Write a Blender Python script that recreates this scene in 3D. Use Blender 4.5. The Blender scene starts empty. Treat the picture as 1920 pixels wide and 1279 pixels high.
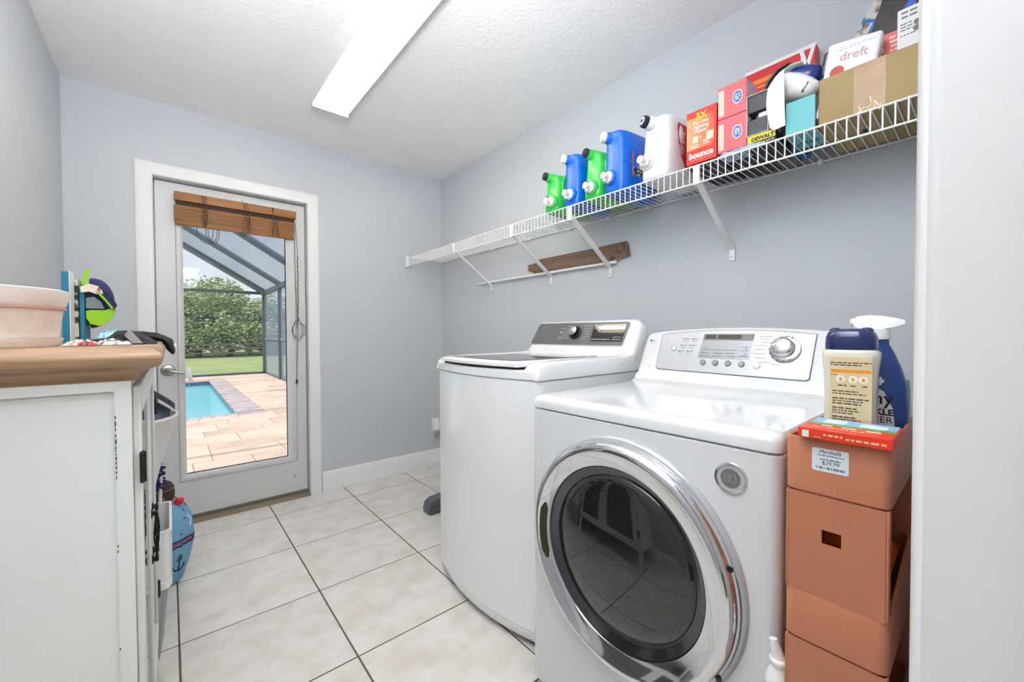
import bpy, bmesh, math, random
from mathutils import Vector, Matrix
R = math.radians
random.seed(7)
SC = bpy.context.scene
COL = SC.collection
# ------------------------------------------------------------------ camera
cam_d = bpy.data.cameras.new('camera'); cam = bpy.data.objects.new('camera', cam_d); COL.objects.link(cam)
SC.camera = cam
cam_d.sensor_width = 36.0; cam_d.lens = 757.81/1920*36.0; cam_d.clip_start = 0.01; cam_d.clip_end = 300
_y, _p, _r = R(40.30864), R(-1.07398), R(-0.2171)
fw = Vector((math.sin(_y)*math.cos(_p), math.cos(_y)*math.cos(_p), math.sin(_p)))
rt = Vector((math.cos(_y), -math.sin(_y), 0)); up = rt.cross(fw)
rt2 = math.cos(_r)*rt + math.sin(_r)*up; up2 = -math.sin(_r)*rt + math.cos(_r)*up
M = Matrix((rt2, up2, -fw)).transposed().to_4x4(); M.translation = (0, 0, 1.12267)
cam.matrix_world = M
# ------------------------------------------------------------------ world, sun, lamps, exposure
SUN_STRENGTH, SKY_STRENGTH, HALL_FILL_POWER, FILL_SPOT_POWER, UP_POWER, TUBE_EMIT, DIFF_EMIT = 1.5, 0.095, 20.0, 24.0, 19.5, 17.0, 0.6
w = bpy.data.worlds.new('world'); SC.world = w; w.use_nodes = True
nt = w.node_tree; bg = nt.nodes['Background']
sky = nt.nodes.new('ShaderNodeTexSky'); sky.sky_type = 'NISHITA'; sky.sun_disc = False
sky.sun_elevation = R(52); sky.sun_rotation = R(110); sky.dust_density = 3.0; sky.air_density = 1.0
tc = nt.nodes.new('ShaderNodeTexCoord'); nz = nt.nodes.new('ShaderNodeTexNoise'); nz.inputs['Scale'].default_value = 2.2; nz.inputs['Detail'].default_value = 6
rp = nt.nodes.new('ShaderNodeValToRGB'); rp.color_ramp.elements[0].position = .28; rp.color_ramp.elements[1].position = .50
mx = nt.nodes.new('ShaderNodeMixRGB'); mx.inputs[2].default_value = (6.2, 6.2, 6.6, 1)
nt.links.new(tc.outputs['Generated'], nz.inputs['Vector']); nt.links.new(nz.outputs['Fac'], rp.inputs['Fac'])
nt.links.new(rp.outputs['Color'], mx.inputs[0]); nt.links.new(sky.outputs['Color'], mx.inputs[1]); nt.links.new(mx.outputs['Color'], bg.inputs['Color'])
bg.inputs['Strength'].default_value = SKY_STRENGTH
sun_d = bpy.data.lights.new('sun', 'SUN'); sun_d.energy = SUN_STRENGTH; sun_d.angle = R(.53); sun_d.color = (1, .95, .88)
sun = bpy.data.objects.new('sun', sun_d); COL.objects.link(sun)
sun.rotation_euler = Vector((.42, .03, -.90)).to_track_quat('-Z', 'Y').to_euler()
hl_d = bpy.data.lights.new('hall_fill', 'AREA'); hl_d.shape = 'RECTANGLE'; hl_d.size = 1.6; hl_d.size_y = 1.0; hl_d.energy = HALL_FILL_POWER; hl_d.color = (1, .98, .95)  # unseen area fill added in the hall to light the room
hl = bpy.data.objects.new('hall_fill', hl_d); COL.objects.link(hl); hl.location = (-.1, -1.9, 2.36); hl.rotation_euler = (R(38), 0, 0)
fl_d = bpy.data.lights.new('ceiling_fill_spot', 'SPOT'); fl_d.spot_size = R(115); fl_d.spot_blend = 1.0; fl_d.shadow_soft_size = .12; fl_d.energy = FILL_SPOT_POWER; fl_d.color = (.98, .99, 1)   # added fill: unseen spot aimed at the ceiling to brighten the room
flo = bpy.data.objects.new('ceiling_fill_spot', fl_d); COL.objects.link(flo); flo.location = (.15, .45, 1.75); flo.rotation_euler = (Vector((.72, 1.75, 2.44))-flo.location).to_track_quat('-Z', 'Y').to_euler()
up_d = bpy.data.lights.new('ceiling_fill_disk', 'AREA'); up_d.shape = 'DISK'; up_d.size = .35; up_d.energy = UP_POWER; up_d.color = (.98, .99, 1)   # second added fill: unseen disk facing up, lifts the ceiling
upo = bpy.data.objects.new('ceiling_fill_disk', up_d); COL.objects.link(upo); upo.location = (.12, .30, 1.85); upo.rotation_euler = (R(180-12), R(-12), 0)
vs = SC.view_settings; SC.display_settings.display_device = 'sRGB'
vs.view_transform = 'Standard'; vs.look = 'None'; vs.gamma = 1; vs.use_curve_mapping = False; vs.exposure = 1.0
# ------------------------------------------------------------------ helpers
def lin(c):
    return tuple((v/255/12.92 if v/255 <= .04045 else ((v/255+.055)/1.055)**2.4) for v in c)
def mat(name, rgb, rough=.5, metal=0., bump=None, var=None, trans=0., coat=0., emit=None, spec=None, ior=None, rnd=0., alpha=None):
    m = bpy.data.materials.new(name); m.use_nodes = True; n = m.node_tree; b = n.nodes['Principled BSDF']
    c = lin(rgb)
    b.inputs['Base Color'].default_value = (*c, 1); b.inputs['Roughness'].default_value = rough; b.inputs['Metallic'].default_value = metal
    b.inputs['Transmission Weight'].default_value = trans; b.inputs['Coat Weight'].default_value = coat
    if spec is not None: b.inputs['Specular IOR Level'].default_value = spec
    if ior: b.inputs['IOR'].default_value = ior
    if emit: b.inputs['Emission Color'].default_value = (*lin(emit[0]), 1); b.inputs['Emission Strength'].default_value = emit[1]
    co = n.nodes.new('ShaderNodeTexCoord') if (bump or var) else None
    col = None
    if var:   # (rgb2, scale, low, high, stretch)
        nz = n.nodes.new('ShaderNodeTexNoise'); nz.inputs['Scale'].default_value = var[1]; nz.inputs['Detail'].default_value = 5
        mp = n.nodes.new('ShaderNodeMapping'); mp.inputs['Scale'].default_value = var[4] if len(var) > 4 else (1, 1, 1)
        r_ = n.nodes.new('ShaderNodeValToRGB'); r_.color_ramp.elements[0].position = var[2]; r_.color_ramp.elements[1].position = var[3]
        r_.color_ramp.elements[0].color = (*c, 1); r_.color_ramp.elements[1].color = (*lin(var[0]), 1)
        n.links.new(co.outputs['Object'], mp.inputs['Vector']); n.links.new(mp.outputs['Vector'], nz.inputs['Vector']); n.links.new(nz.outputs['Fac'], r_.inputs['Fac'])
        col = r_.outputs['Color']; n.links.new(col, b.inputs['Base Color'])
        if rnd:
            oi = n.nodes.new('ShaderNodeObjectInfo'); ad = n.nodes.new('ShaderNodeVectorMath'); ad.operation = 'ADD'
            ml = n.nodes.new('ShaderNodeMath'); ml.operation = 'MULTIPLY'; ml.inputs[1].default_value = 37.
            n.links.new(oi.outputs['Random'], ml.inputs[0]); n.links.new(mp.outputs['Vector'], ad.inputs[0]); n.links.new(ml.outputs[0], ad.inputs[1]); n.links.new(ad.outputs[0], nz.inputs['Vector'])
            hv = n.nodes.new('ShaderNodeHueSaturation'); mr = n.nodes.new('ShaderNodeMapRange'); mr.inputs[3].default_value = 1-rnd; mr.inputs[4].default_value = 1+rnd
            n.links.new(oi.outputs['Random'], mr.inputs[0]); n.links.new(mr.outputs[0], hv.inputs['Value']); n.links.new(col, hv.inputs['Color']); n.links.new(hv.outputs['Color'], b.inputs['Base Color'])
    if bump:  # (scale, strength, detail)
        nb = n.nodes.new('ShaderNodeTexNoise'); nb.inputs['Scale'].default_value = bump[0]; nb.inputs['Detail'].default_value = bump[2] if len(bump) > 2 else 3
        bp = n.nodes.new('ShaderNodeBump'); bp.inputs['Strength'].default_value = bump[1]; bp.inputs['Distance'].default_value = .01
        n.links.new(co.outputs['Object'], nb.inputs['Vector']); n.links.new(nb.outputs['Fac'], bp.inputs['Height']); n.links.new(bp.outputs['Normal'], b.inputs['Normal'])
    return m
def thin_glass(name, tint=(1, 1, 1), haze=0., haze_rgb=(200, 200, 200), gloss=.5):
    m = bpy.data.materials.new(name); m.use_nodes = True; n = m.node_tree; n.nodes.clear()
    o = n.nodes.new('ShaderNodeOutputMaterial'); t = n.nodes.new('ShaderNodeBsdfTransparent'); t.inputs[0].default_value = (*tint, 1)
    g = n.nodes.new('ShaderNodeBsdfGlossy'); g.inputs['Roughness'].default_value = .02
    f = n.nodes.new('ShaderNodeFresnel'); f.inputs[0].default_value = 1.45
    ml = n.nodes.new('ShaderNodeMath'); ml.operation = 'MULTIPLY'; ml.inputs[1].default_value = gloss
    mx = n.nodes.new('ShaderNodeMixShader'); n.links.new(f.outputs[0], ml.inputs[0]); n.links.new(ml.outputs[0], mx.inputs[0])
    if haze:
        d = n.nodes.new('ShaderNodeBsdfDiffuse'); d.inputs[0].default_value = (*lin(haze_rgb), 1); mh = n.nodes.new('ShaderNodeMixShader'); mh.inputs[0].default_value = haze
        tl = n.nodes.new('ShaderNodeBsdfTranslucent'); tl.inputs[0].default_value = (*lin(haze_rgb), 1); ma = n.nodes.new('ShaderNodeMixShader'); ma.inputs[0].default_value = .5
        n.links.new(d.outputs[0], ma.inputs[1]); n.links.new(tl.outputs[0], ma.inputs[2])
        n.links.new(t.outputs[0], mh.inputs[1]); n.links.new(ma.outputs[0], mh.inputs[2]); n.links.new(mh.outputs[0], mx.inputs[1])
    else: n.links.new(t.outputs[0], mx.inputs[1])
    n.links.new(g.outputs[0], mx.inputs[2]); n.links.new(mx.outputs[0], o.inputs[0])
    return m
ORG = {}
def root(name, label, cat, loc, group=None, rot=None):
    o = bpy.data.objects.new(name, None); o.empty_display_size = .05; COL.objects.link(o); o.location = loc
    if rot is not None: o.rotation_euler = rot
    if cat: o['label'] = label; o['category'] = cat
    if group: o['group'] = group
    ORG[o] = Vector(loc); return o
def part(name, bm, m, parent=None, label=None, smooth=38, local=False, mods=None):
    """link bm as ONE mesh object; world coordinates unless local"""
    off = Vector((0, 0, 0)) if (parent is None or local) else ORG.get(parent, Vector((0, 0, 0)))
    if off.length: bmesh.ops.translate(bm, verts=bm.verts, vec=-off)
    bmesh.ops.recalc_face_normals(bm, faces=bm.faces)
    me = bpy.data.meshes.new(name); bm.to_mesh(me); bm.free()
    for mm in (m if isinstance(m, (list, tuple)) else [m]): me.materials.append(mm)
    if smooth:
        me.polygons.foreach_set('use_smooth', [True]*len(me.polygons)); me.set_sharp_from_angle(angle=R(smooth))
    o = bpy.data.objects.new(name, me); COL.objects.link(o)
    if parent: o.parent = parent
    ORG[o] = off
    if label: o['label'] = label
    return o
def struct(name, bm, m, parent=None, smooth=38):
    o = part(name, bm, m, parent, smooth=smooth)
    if parent is None: o['kind'] = 'structure'
    return o
def copy_tree(o, parent=None, **kw):
    c = o.copy(); COL.objects.link(c)
    if parent: c.parent = parent
    for ch in list(o.children): copy_tree(ch, c)
    for k, v in kw.items(): c[k] = v
    return c
def B(): return bmesh.new()
def box(bm, lo, hi, bev=0, seg=2, mi=0):
    lo, hi = Vector(lo), Vector(hi); s = hi-lo
    r = bmesh.ops.create_cube(bm, size=1, matrix=Matrix.Translation((lo+hi)/2) @ Matrix.Diagonal((*s, 1)))
    vs_ = r['verts']; fs = list({f for v in vs_ for f in v.link_faces})
    if mi:
        for f in fs: f.material_index = mi
    if bev: bmesh.ops.bevel(bm, geom=list({e for v in vs_ for e in v.link_edges}), offset=bev, segments=seg, affect='EDGES', profile=.5)
    return bm
def pbox(lo, hi, bev=0, seg=2): return box(B(), lo, hi, bev, seg)
def prism(bm, pts, axis, a, b):
    """pts 2d polygon in the two other axes (x<y<z order), extruded along axis from a to b"""
    def P(p, t):
        v = [0, 0, 0]; k = [i for i in range(3) if i != axis]; v[k[0]], v[k[1]] = p; v[axis] = t; return v
    v0 = [bm.verts.new(P(p, a)) for p in pts]; v1 = [bm.verts.new(P(p, b)) for p in pts]; n = len(pts)
    bm.faces.new(v0); bm.faces.new(v1[::-1])
    for i in range(n): bm.faces.new((v0[i], v1[i], v1[(i+1) % n], v0[(i+1) % n]))
    return bm
def loft(bm, rings, cap=True, closed=True):
    vr = [[bm.verts.new(p) for p in r] for r in rings]; n = len(vr[0])
    for a, b in zip(vr, vr[1:]):
        for i in range(n if closed else n-1): bm.faces.new((a[i], a[(i+1) % n], b[(i+1) % n], b[i]))
    if cap: bm.faces.new(vr[0][::-1]); bm.faces.new(vr[-1])
    return bm
def frame_of(d):
    d = Vector(d).normalized(); a = Vector((0, 0, 1)) if abs(d.z) < .9 else Vector((1, 0, 0)); u = d.cross(a).normalized(); return u, d.cross(u).normalized()
def tube(bm, pts, r, seg=8, closed=False, cap=True):
    pts = [Vector(p) for p in pts]; n = len(pts); rings = []; u = None
    for i, p in enumerate(pts):
        d = (pts[(i+1) % n]-pts[i-1]) if closed else (pts[min(i+1, n-1)]-pts[max(i-1, 0)])
        if u is None: u, v = frame_of(d)
        else:
            d.normalize(); u = (u-d*u.dot(d)).normalized(); v = d.cross(u)
        rr = r[i] if isinstance(r, (list, tuple)) else r
        rings.append([p+u*rr*math.cos(t)+v*rr*math.sin(t) for t in [2*math.pi*k/seg for k in range(seg)]])
    if closed: rings.append(rings[0]); return loft(bm, rings, cap=False)
    return loft(bm, rings, cap=cap)
def cyl(bm, p0, p1, r, seg=20, r1=None): return tube(bm, [p0, p1], [r, r if r1 is None else r1], seg)
def lathe(bm, prof, c, axis=(0, 0, 1), seg=32, sx=1., sy=1.):
    """prof [(r, h)] about axis through c"""
    d = Vector(axis).normalized(); u, v = frame_of(d); c = Vector(c); rings = []
    for r, h in prof: rings.append([c+d*h+(u*math.cos(t)*sx+v*math.sin(t)*sy)*max(r, 1e-5) for t in [2*math.pi*k/seg for k in range(seg)]])
    if prof[0][0] > .001 and prof[-1][0] > .001: return loft(bm, rings+[rings[0]], cap=False)     # a ring: its profile closes on itself
    return loft(bm, rings, cap=True)
def sup(cx, cy, hx, hy, z, n=28, e=4.):
    out = []
    for k in range(n):
        t = 2*math.pi*k/n; c, s = math.cos(t), math.sin(t)
        out.append((cx+hx*math.copysign(abs(c)**(2/e), c), cy+hy*math.copysign(abs(s)**(2/e), s), z))
    return out
def xf(bm, M): bmesh.ops.transform(bm, matrix=M, verts=bm.verts); return bm
def basis(o, x, y):
    x, y = Vector(x).normalized(), Vector(y).normalized(); z = x.cross(y); m = Matrix((x, y, z)).transposed().to_4x4(); m.translation = o; return m
def face_mx(o): return basis(o, (0, -1, 0), (0, 0, 1))      # a face that looks towards -X
def face_my(o): return basis(o, (1, 0, 0), (0, 0, 1))       # a face that looks towards -Y
def text(parent, s, size, M_, m, name='lettering', depth=.0004, align='CENTER', sx=1., shear=0., bold=0., local=False):
    cu = bpy.data.curves.new('t', 'FONT'); cu.body = s; cu.size = size; cu.extrude = depth; cu.align_x = align; cu.align_y = 'CENTER'; cu.shear = shear; cu.offset = bold; cu.resolution_u = 3
    ob = bpy.data.objects.new('t', cu); me = bpy.data.meshes.new_from_object(ob); bpy.data.objects.remove(ob); bpy.data.curves.remove(cu)
    bm = B(); bm.from_mesh(me); bpy.data.meshes.remove(me)
    for f in bm.faces: f.material_index = 0
    xf(bm, M_ @ Matrix.Diagonal((sx, 1, 1, 1)))
    return part(name, bm, m, parent, smooth=0, local=local)
def plate(bm, M_, x0, y0, x1, y1, t=.0006, bev=0, z0=0.):
    b = B(); box(b, (x0, y0, z0), (x1, y1, z0+t)); 
    if bev: bmesh.ops.bevel(b, geom=[e for e in b.edges if abs((e.verts[0].co-e.verts[1].co).z) > t*.5], offset=bev, segments=4, affect='EDGES', profile=.5)
    xf(b, M_); me = bpy.data.meshes.new('x'); b.to_mesh(me); b.free(); bm.from_mesh(me); bpy.data.meshes.remove(me); return bm
def lines(M_, rows, t=.0005):
    """bars standing for print too small to read: rows of (x0, y, x1, h)"""
    bm = B()
    for x0, y, x1, h in rows:
        x = x0
        while x < x1-1e-6:
            wd = min(x1-x, h*random.uniform(1.2, 4.5)); plate(bm, M_, x, y-h/2, x+wd, y+h/2, t); x += wd+h*.7
    return bm
# ------------------------------------------------------------------ materials
wall_m = mat('wall_paint', (198, 202, 208), .62, bump=(140, .10, 4))
ceil_m = mat('ceiling_texture', (246, 246, 246), .85, bump=(62, .30, 5))
trim_m = mat('trim_white', (236, 236, 236), .35)
door_m = mat('door_white', (210, 210, 210), .4)
white_app = mat('appliance_white', (246, 247, 248), .14, coat=.5)
dryer_w = mat('dryer_white', (226, 227, 229), .16, coat=.4)
white_pl = mat('white_plastic', (238, 238, 238), .35)
white_wire = mat('vinyl_coated_wire', (240, 240, 240), .35)
grey_line = mat('grey_print', (120, 122, 126), .6)
black_pl = mat('black_plastic', (24, 24, 26), .35)
dark_gap = mat('dark_gap', (30, 30, 32), .8)
chrome = mat('chrome', (222, 224, 228), .06, 1.)
steel = mat('satin_nickel', (180, 178, 172), .3, 1.)
silver_pl = mat('silver_plastic', (206, 208, 211), .28, .35)
tile_m = mat('porcelain_tile', (228, 225, 221), .30, var=((208, 198, 186), 11, .40, .82), rnd=.03, bump=(60, .06, 4))
grout_m = mat('grout', (100, 90, 82), .9)
# ================================================================== the room
XL, XR, YB, YF, H = -.403, 1.797, 3.057, .022, 2.44
DX0, DX1, DZ = -.058, .737, 2.02
fl = struct('floor', pbox((-2.0, -3.2, -.06), (XR+.1, YB+.02, -.0016)), grout_m)
tb = {}
tx0, ty0, ts, g = .486, 2.831, .4745, .0028
for i in range(-3, 4):
    for j in range(-1, 11):
        lo = (max(tx0+i*ts+g, XL), max(ty0-j*ts-ts+g, -2.2)); hi = (min(tx0+i*ts+ts-g, XR), min(ty0-j*ts-g, YB))
        if hi[0]-lo[0] < .02 or hi[1]-lo[1] < .02: continue
        sz = (round(hi[0]-lo[0], 3), round(hi[1]-lo[1], 3))
        if sz not in tb:
            o = part('tile', xf(pbox((0, 0, -.008), (hi[0]-lo[0], hi[1]-lo[1], 0), .0015, 1), Matrix()), tile_m, fl, local=True); tb[sz] = o.data
        else:
            o = bpy.data.objects.new('tile', tb[sz]); COL.objects.link(o); o.parent = fl
        o.location = (lo[0], lo[1], 0)
struct('ceiling', pbox((-2.0, -3.2, H), (XR+.12, YB+.14, H+.1)), ceil_m)
struct('wall_right', pbox((XR, -.12, 0), (XR+.12, YB+.14, H)), wall_m)
struct('wall_left', pbox((XL-.12, -.12, 0), (XL, YB+.14, H)), wall_m)
b = B(); box(b, (XL, YB, 0), (DX0-.02, YB+.14, H)); box(b, (DX1+.02, YB, 0), (XR, YB+.14, H)); box(b, (DX0-.02, YB, DZ+.02), (DX1+.02, YB+.14, H))
struct('wall_back', b, wall_m)
# doorway beside the camera: wall, jambs, moulded casing
JX0, JX1, JH = -.37, .45, 2.06
b = B(); box(b, (XL, -.115, 0), (JX0-.018, YF, H)); box(b, (JX1+.018, -.115, 0), (XR, YF, H)); box(b, (JX0-.018, -.115, JH+.018), (JX1+.018, YF, H))
struct('wall_front', b, wall_m)
b = B(); box(b, (JX1, -.118, 0), (JX1+.018, YF+.004, JH)); box(b, (JX0-.018, -.118, 0), (JX0, YF+.004, JH)); box(b, (JX0-.018, -.118, JH), (JX1+.018, YF+.004, JH+.018))
box(b, (JX1-.011, -.07, 0), (JX1, -.03, JH), .002); struct('trim_1', b, trim_m)
b = B()   # casing: stepped and beaded profile, mitred look
prof = [(.003, .004), (.003, .010), (.006, .0135), (.010, .014), (.012, .0125), (.014, .0125), (.017, .0165), (.022, .018), (.055, .018), (.060, .014), (.060, .004)]
loft(b, [[(JX0-p, YF+h, 0) for p, h in prof], [(JX0-p, YF+h, JH+p) for p, h in prof], [(JX1+p, YF+h, JH+p) for p, h in prof], [(JX1+p, YF+h, 0) for p, h in prof]]); struct('trim_2', b, trim_m)
# hall behind the camera
hall_m = mat('hall_paint', (214, 212, 206), .7)
struct('wall_hall_back', pbox((-2.0, -3.3, 0), (XR+.1, -3.2, H)), hall_m)
struct('wall_hall_left', pbox((-2.1, -3.3, 0), (-2.0, -.0, H)), hall_m)
struct('wall_hall_right', pbox((XR, -3.3, 0), (XR+.1, -.12, H)), hall_m)
struct('wall_hall_front', pbox((-2.0, -.115, 0), (XL-.12, -.015, H)), hall_m)
# baseboards
def baseboard(name, axis, a, b_, pos, sgn):
    pr = [(0, 0), (.016, 0), (.016, .095), (.0135, .104), (.0135, .110), (.009, .118), (.009, .128), (.006, .134), (.003, .14), (0, .14)]
    b = B()
    prism(b, [(pos+sgn*p, z) for p, z in pr], axis, a, b_); return struct(name, b, trim_m)
baseboard('baseboard_back', 0, .816, XR, YB, -1)
baseboard('baseboard_back_left', 0, XL, -.128, YB, -1)
baseboard('baseboard_right', 1, YF, YB-.016, XR, -1)
baseboard('baseboard_left', 1, YF, YB-.016, XL, 1)
# ------------------------------------------------------------------ glazed exterior door
cas = [(0, 0), (0, .012), (.006, .019), (.012, .019), (.02, .016), (.06, .012), (.069, .009), (.0755, .005), (.0755, 0)]
b = B()
loft(b, [[(DX0-p, YB-h, 0) for p, h in cas], [(DX0-p, YB-h, DZ+p) for p, h in cas], [(DX1+p, YB-h, DZ+p) for p, h in cas], [(DX1+p, YB-h, 0) for p, h in cas]])
struct('trim_3', b, trim_m)
b = B(); box(b, (DX0-.02, YB-.004, 0), (DX0, YB+.14, DZ+.02)); box(b, (DX1, YB-.004, 0), (DX1+.02, YB+.14, DZ+.02)); box(b, (DX0, YB-.004, DZ), (DX1, YB+.14, DZ+.02))
box(b, (DX0, YB+.09, .02), (DX0+.012, YB+.14, DZ)); box(b, (DX1-.012, YB+.09, .02), (DX1, YB+.14, DZ)); box(b, (DX0, YB+.09, DZ-.012), (DX1, YB+.14, DZ))
struct('trim_4', b, trim_m)
b = B(); prism(b, [(YB-.02, 0), (YB-.02, .004), (YB+.005, .016), (YB+.16, .022), (YB+.16, -.05), (YB+.0, -.05)], 0, DX0, DX1)
struct('trim_5', b, mat('threshold_bronze', (150, 138, 116), .35, .6))
dr = root('door_1', None, None, ((DX0+DX1)/2, YB+.06, 0)); dr['kind'] = 'structure'
DY = YB+.042                                                    # room face of the slab
sx0, sx1, sz0, sz1 = DX0+.006, DX1-.006, .024, DZ-.008
gx0, gx1, gz0, gz1 = .07, .613, .284, 1.87
fx0, fx1, fz0, fz1 = .036, .672, .243, 1.91
b = B()
for lo, hi in (((sx0, sz0), (fx0+.01, sz1)), ((fx1-.01, sz0), (sx1, sz1)), ((fx0+.01, sz0), (fx1-.01, fz0+.01)), ((fx0+.01, fz1-.01), (fx1-.01, sz1))):
    box(b, (lo[0], DY, lo[1]), (hi[0], DY+.045, hi[1]))
struct('slab', b, door_m, dr)
b = B()
fp = [(0, 0), (.004, .009), (.012, .012), (.020, .011), (.028, .004), (.034, .001), (.034, -.02), (0, -.02)]   # (inwards, towards the room)
def fr(x0, z0, x1, z1):
    rings = []
    for cx, cz, dx, dz in ((x0, z0, 1, 1), (x1, z0, -1, 1), (x1, z1, -1, -1), (x0, z1, 1, -1), (x0, z0, 1, 1)):
        wx, wz = (gx0-fx0)/.034, 1.0
        rings.append([(cx+dx*p*(wx if dx > 0 else (fx1-gx1)/.034), DY-h, cz+dz*p*((gz0-fz0)/.034 if dz > 0 else (fz1-gz1)/.034)) for p, h in fp])
    return rings
loft(b, fr(fx0, fz0, fx1, fz1), cap=False); struct('glazing_frame', b, door_m, dr)
struct('pane', pbox((gx0-.004, DY+.018, gz0-.004), (gx1+.004, DY+.022, gz1+.004)), thin_glass('door_glass', (.97, .98, .98), gloss=.1), dr)
struct('glazing_bead', prism(prism(B(), [(gx0, gz0), (gx1, gz0), (gx1, gz0+.004), (gx0, gz0+.004)], 1, DY+.012, DY+.018), [(gx1-.004, gz0+.004), (gx1, gz0+.004), (gx1, gz1), (gx1-.004, gz1)], 1, DY+.012, DY+.018), dark_gap, dr)
struct('sweep', pbox((sx0, DY-.002, .020), (sx1, DY+.0, .034)), mat('sweep_grey', (120, 118, 112), .7), dr)
hd = struct('handle', lathe(B(), [(.0, 0), (.034, 0), (.034, .004), (.030, .009), (.016, .011), (.014, .03), (.011, .034), (0, .034)], (-.008, DY, .914), (0, -1, 0), 32), steel, dr)
b = B(); tube(b, [(-.008, DY-.03, .914), (-.006, DY-.048, .914), (.01, DY-.052, .911), (.05, DY-.05, .9), (.098, DY-.046, .885)], [.008, .008, .0075, .006, .005], 12); struct('lever', b, steel, hd)
b = B(); loft(b, [sup(.085, DY-.045, .017, .016, z, 20, 5) for z in (.866, .90)]+[sup(.083, DY-.045, .013, .013, .926, 20, 5)]); loft(b, [sup(.094, DY-.045, .010, .012, z, 20, 5) for z in (.842, .87)])
struct('lever_guard', b, white_pl, hd)
struct('bolt_cover', xf(pbox((-.004, -.004, -.011), (.004, 0, .011), .0015), Matrix.Translation((.648, DY, .139))), steel, dr)
struct('head_hook', xf(pbox((-.004, -.006, -.006), (.004, 0, .006), .0015), Matrix.Translation((.37, DY-.001, 1.975))), steel, dr)
# ------------------------------------------------------------------ woven-wood blind on the door
bam = mat('bamboo', (172, 118, 66), .5, var=((122, 76, 40), 5, .3, .75, (1.2, 1, 60)), rnd=.16)
bam_d = mat('knob_wood_and_gap_shade', (58, 38, 24), .7)  # dark wood of the cord knob, also the shade under the head rail
cord_m = mat('blind_cord', (84, 66, 52), .8)
bl = root('bamboo_blind', 'brown woven bamboo blind rolled up at the top of the glazed door', 'blind', (.35, DY-.02, 1.78))
part('head_rail', pbox((.034, DY-.045, 1.906), (.672, DY-.005, 1.957), .004), bam, bl)
part('head_gap_shade', pbox((.04, DY-.03, 1.876), (.662, DY-.005, 1.906)), bam_d, bl, label='dark strip for the shade in the gap under the head rail')  # dark strip stands in for shade between head rail and slats
z = 1.781; k = 0
rs = random.Random(3)
while z < 1.876:
    h = .0082; b = pbox((.034-rs.uniform(0, .003), DY-.040-rs.uniform(0, .006), z), (.656+rs.uniform(-.003, .004), DY-.012, z+h*.93), .0016, 1)
    part('slat', b, bam, bl); z += h; k += 1
part('bottom_rail', pbox((.036, DY-.044, 1.766), (.657, DY-.01, 1.781), .003), bam, bl)
for cx in (.165, .39, .545):                                    # twisted cord clusters round the folded slats
    for q in range(6):
        b = B(); x = cx+rs.uniform(-.018, .018)
        tube(b, [(x+rs.uniform(-.012, .012), DY-.048, 1.955-.06*(q > 2)), (x, DY-.050, 1.88), (x+rs.uniform(-.014, .014), DY-.0505, 1.83), (x+rs.uniform(-.012, .012), DY-.046, 1.766)], .0014, 5); part('lift_cord', b, cord_m, bl)
def loop(x0, x1, zt, zb, y):
    part('cord_loop', tube(B(), [(x0+(x1-x0)*(.5-.5*math.cos(t)), y, zt-(zt-zb)*math.sin(t)**.8) for t in [math.pi*i/16 for i in range(17)]], .0017, 5), cord_m, bl)
loop(.136, .236, 1.768, 1.672, DY-.03); loop(.19, .245, 1.768, 1.678, DY-.026); loop(.178, .214, 1.768, 1.69, DY-.034)
loop(.352, .374, 1.768, 1.745, DY-.03); loop(.362, .386, 1.768, 1.75, DY-.034)
b = B()
tube(b, [(.664, DY-.03, 1.88), (.662, DY-.026, 1.70), (.668, DY-.018, 1.45), (.676, DY-.016, 1.25), (.672, DY-.016, 1.16)], .0016, 5)
tube(b, [(.668, DY-.03, 1.88), (.678, DY-.026, 1.72), (.683, DY-.018, 1.5), (.681, DY-.018, 1.3), (.676, DY-.016, 1.1), (.668, DY-.016, .81)], .0016, 5)
for q in range(3):
    tube(b, [(.676+.028*math.sin(t)*(1+.3*q)+.004*q, DY-.018-.004*q, 1.15+.075*math.cos(t)*(1-.2*q)) for t in [2*math.pi*i/18 for i in range(19)]], .0012, 5)
for q in range(9): tube(b, [(.681+.004*math.sin(q*2.1+t), DY-.019+.004*math.cos(q*2.1+t), 1.66-.05*q-.0085*t) for t in [i*.9 for i in range(7)]], .0016, 5)
part('pull_cord', b, cord_m, bl)
part('cord_knob', lathe(B(), [(.002, 0), (.006, -.004), (.0075, -.016), (.006, -.03), (0, -.031)], (.668, DY-.016, .812), (0, 0, 1), 12), bam_d, bl)
# ------------------------------------------------------------------ fluorescent ceiling light
lt = root('ceiling_light', 'long white fluorescent ceiling fixture with a clear ribbed cover, lit', 'light', (.722, 1.83, H))
LX0, LX1, LY0, LY1 = .622, .818, 1.22, 2.437
part('housing', pbox((LX0+.012, LY0, H-.018), (LX1-.012, LY1, H-.0005), .003), mat('housing_enamel', (206, 196, 178), .6), lt)
tube_m = mat('lit_tube', (255, 250, 238), .5, emit=((255, 249, 236), TUBE_EMIT))
for cx in (LX0+.056, LX1-.056):
    r = [sup(cx, 0, .024, 1, 0)]; b = B()
    pts = [(cx, LY0+.04, H-.034), (cx, LY1-.035, H-.034)]; tube(b, pts, .0145, 14); part('lamp_tube', b, tube_m, lt)
for x_ in (LX0, LX1-.003): part('side_rail', pbox((x_, LY0+.012, H-.038), (x_+.003, LY1-.012, H-.001), .001, 1), mat('rail_enamel', (236, 234, 228), .4), lt)
for y_ in (LY0, LY1-.012): part('end_cap', pbox((LX0, y_, H-.058), (LX1, y_+.012, H-.001), .004), white_pl, lt)
dm = bpy.data.materials.new('diffuser'); dm.use_nodes = True; n = dm.node_tree; n.nodes.clear()
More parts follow.
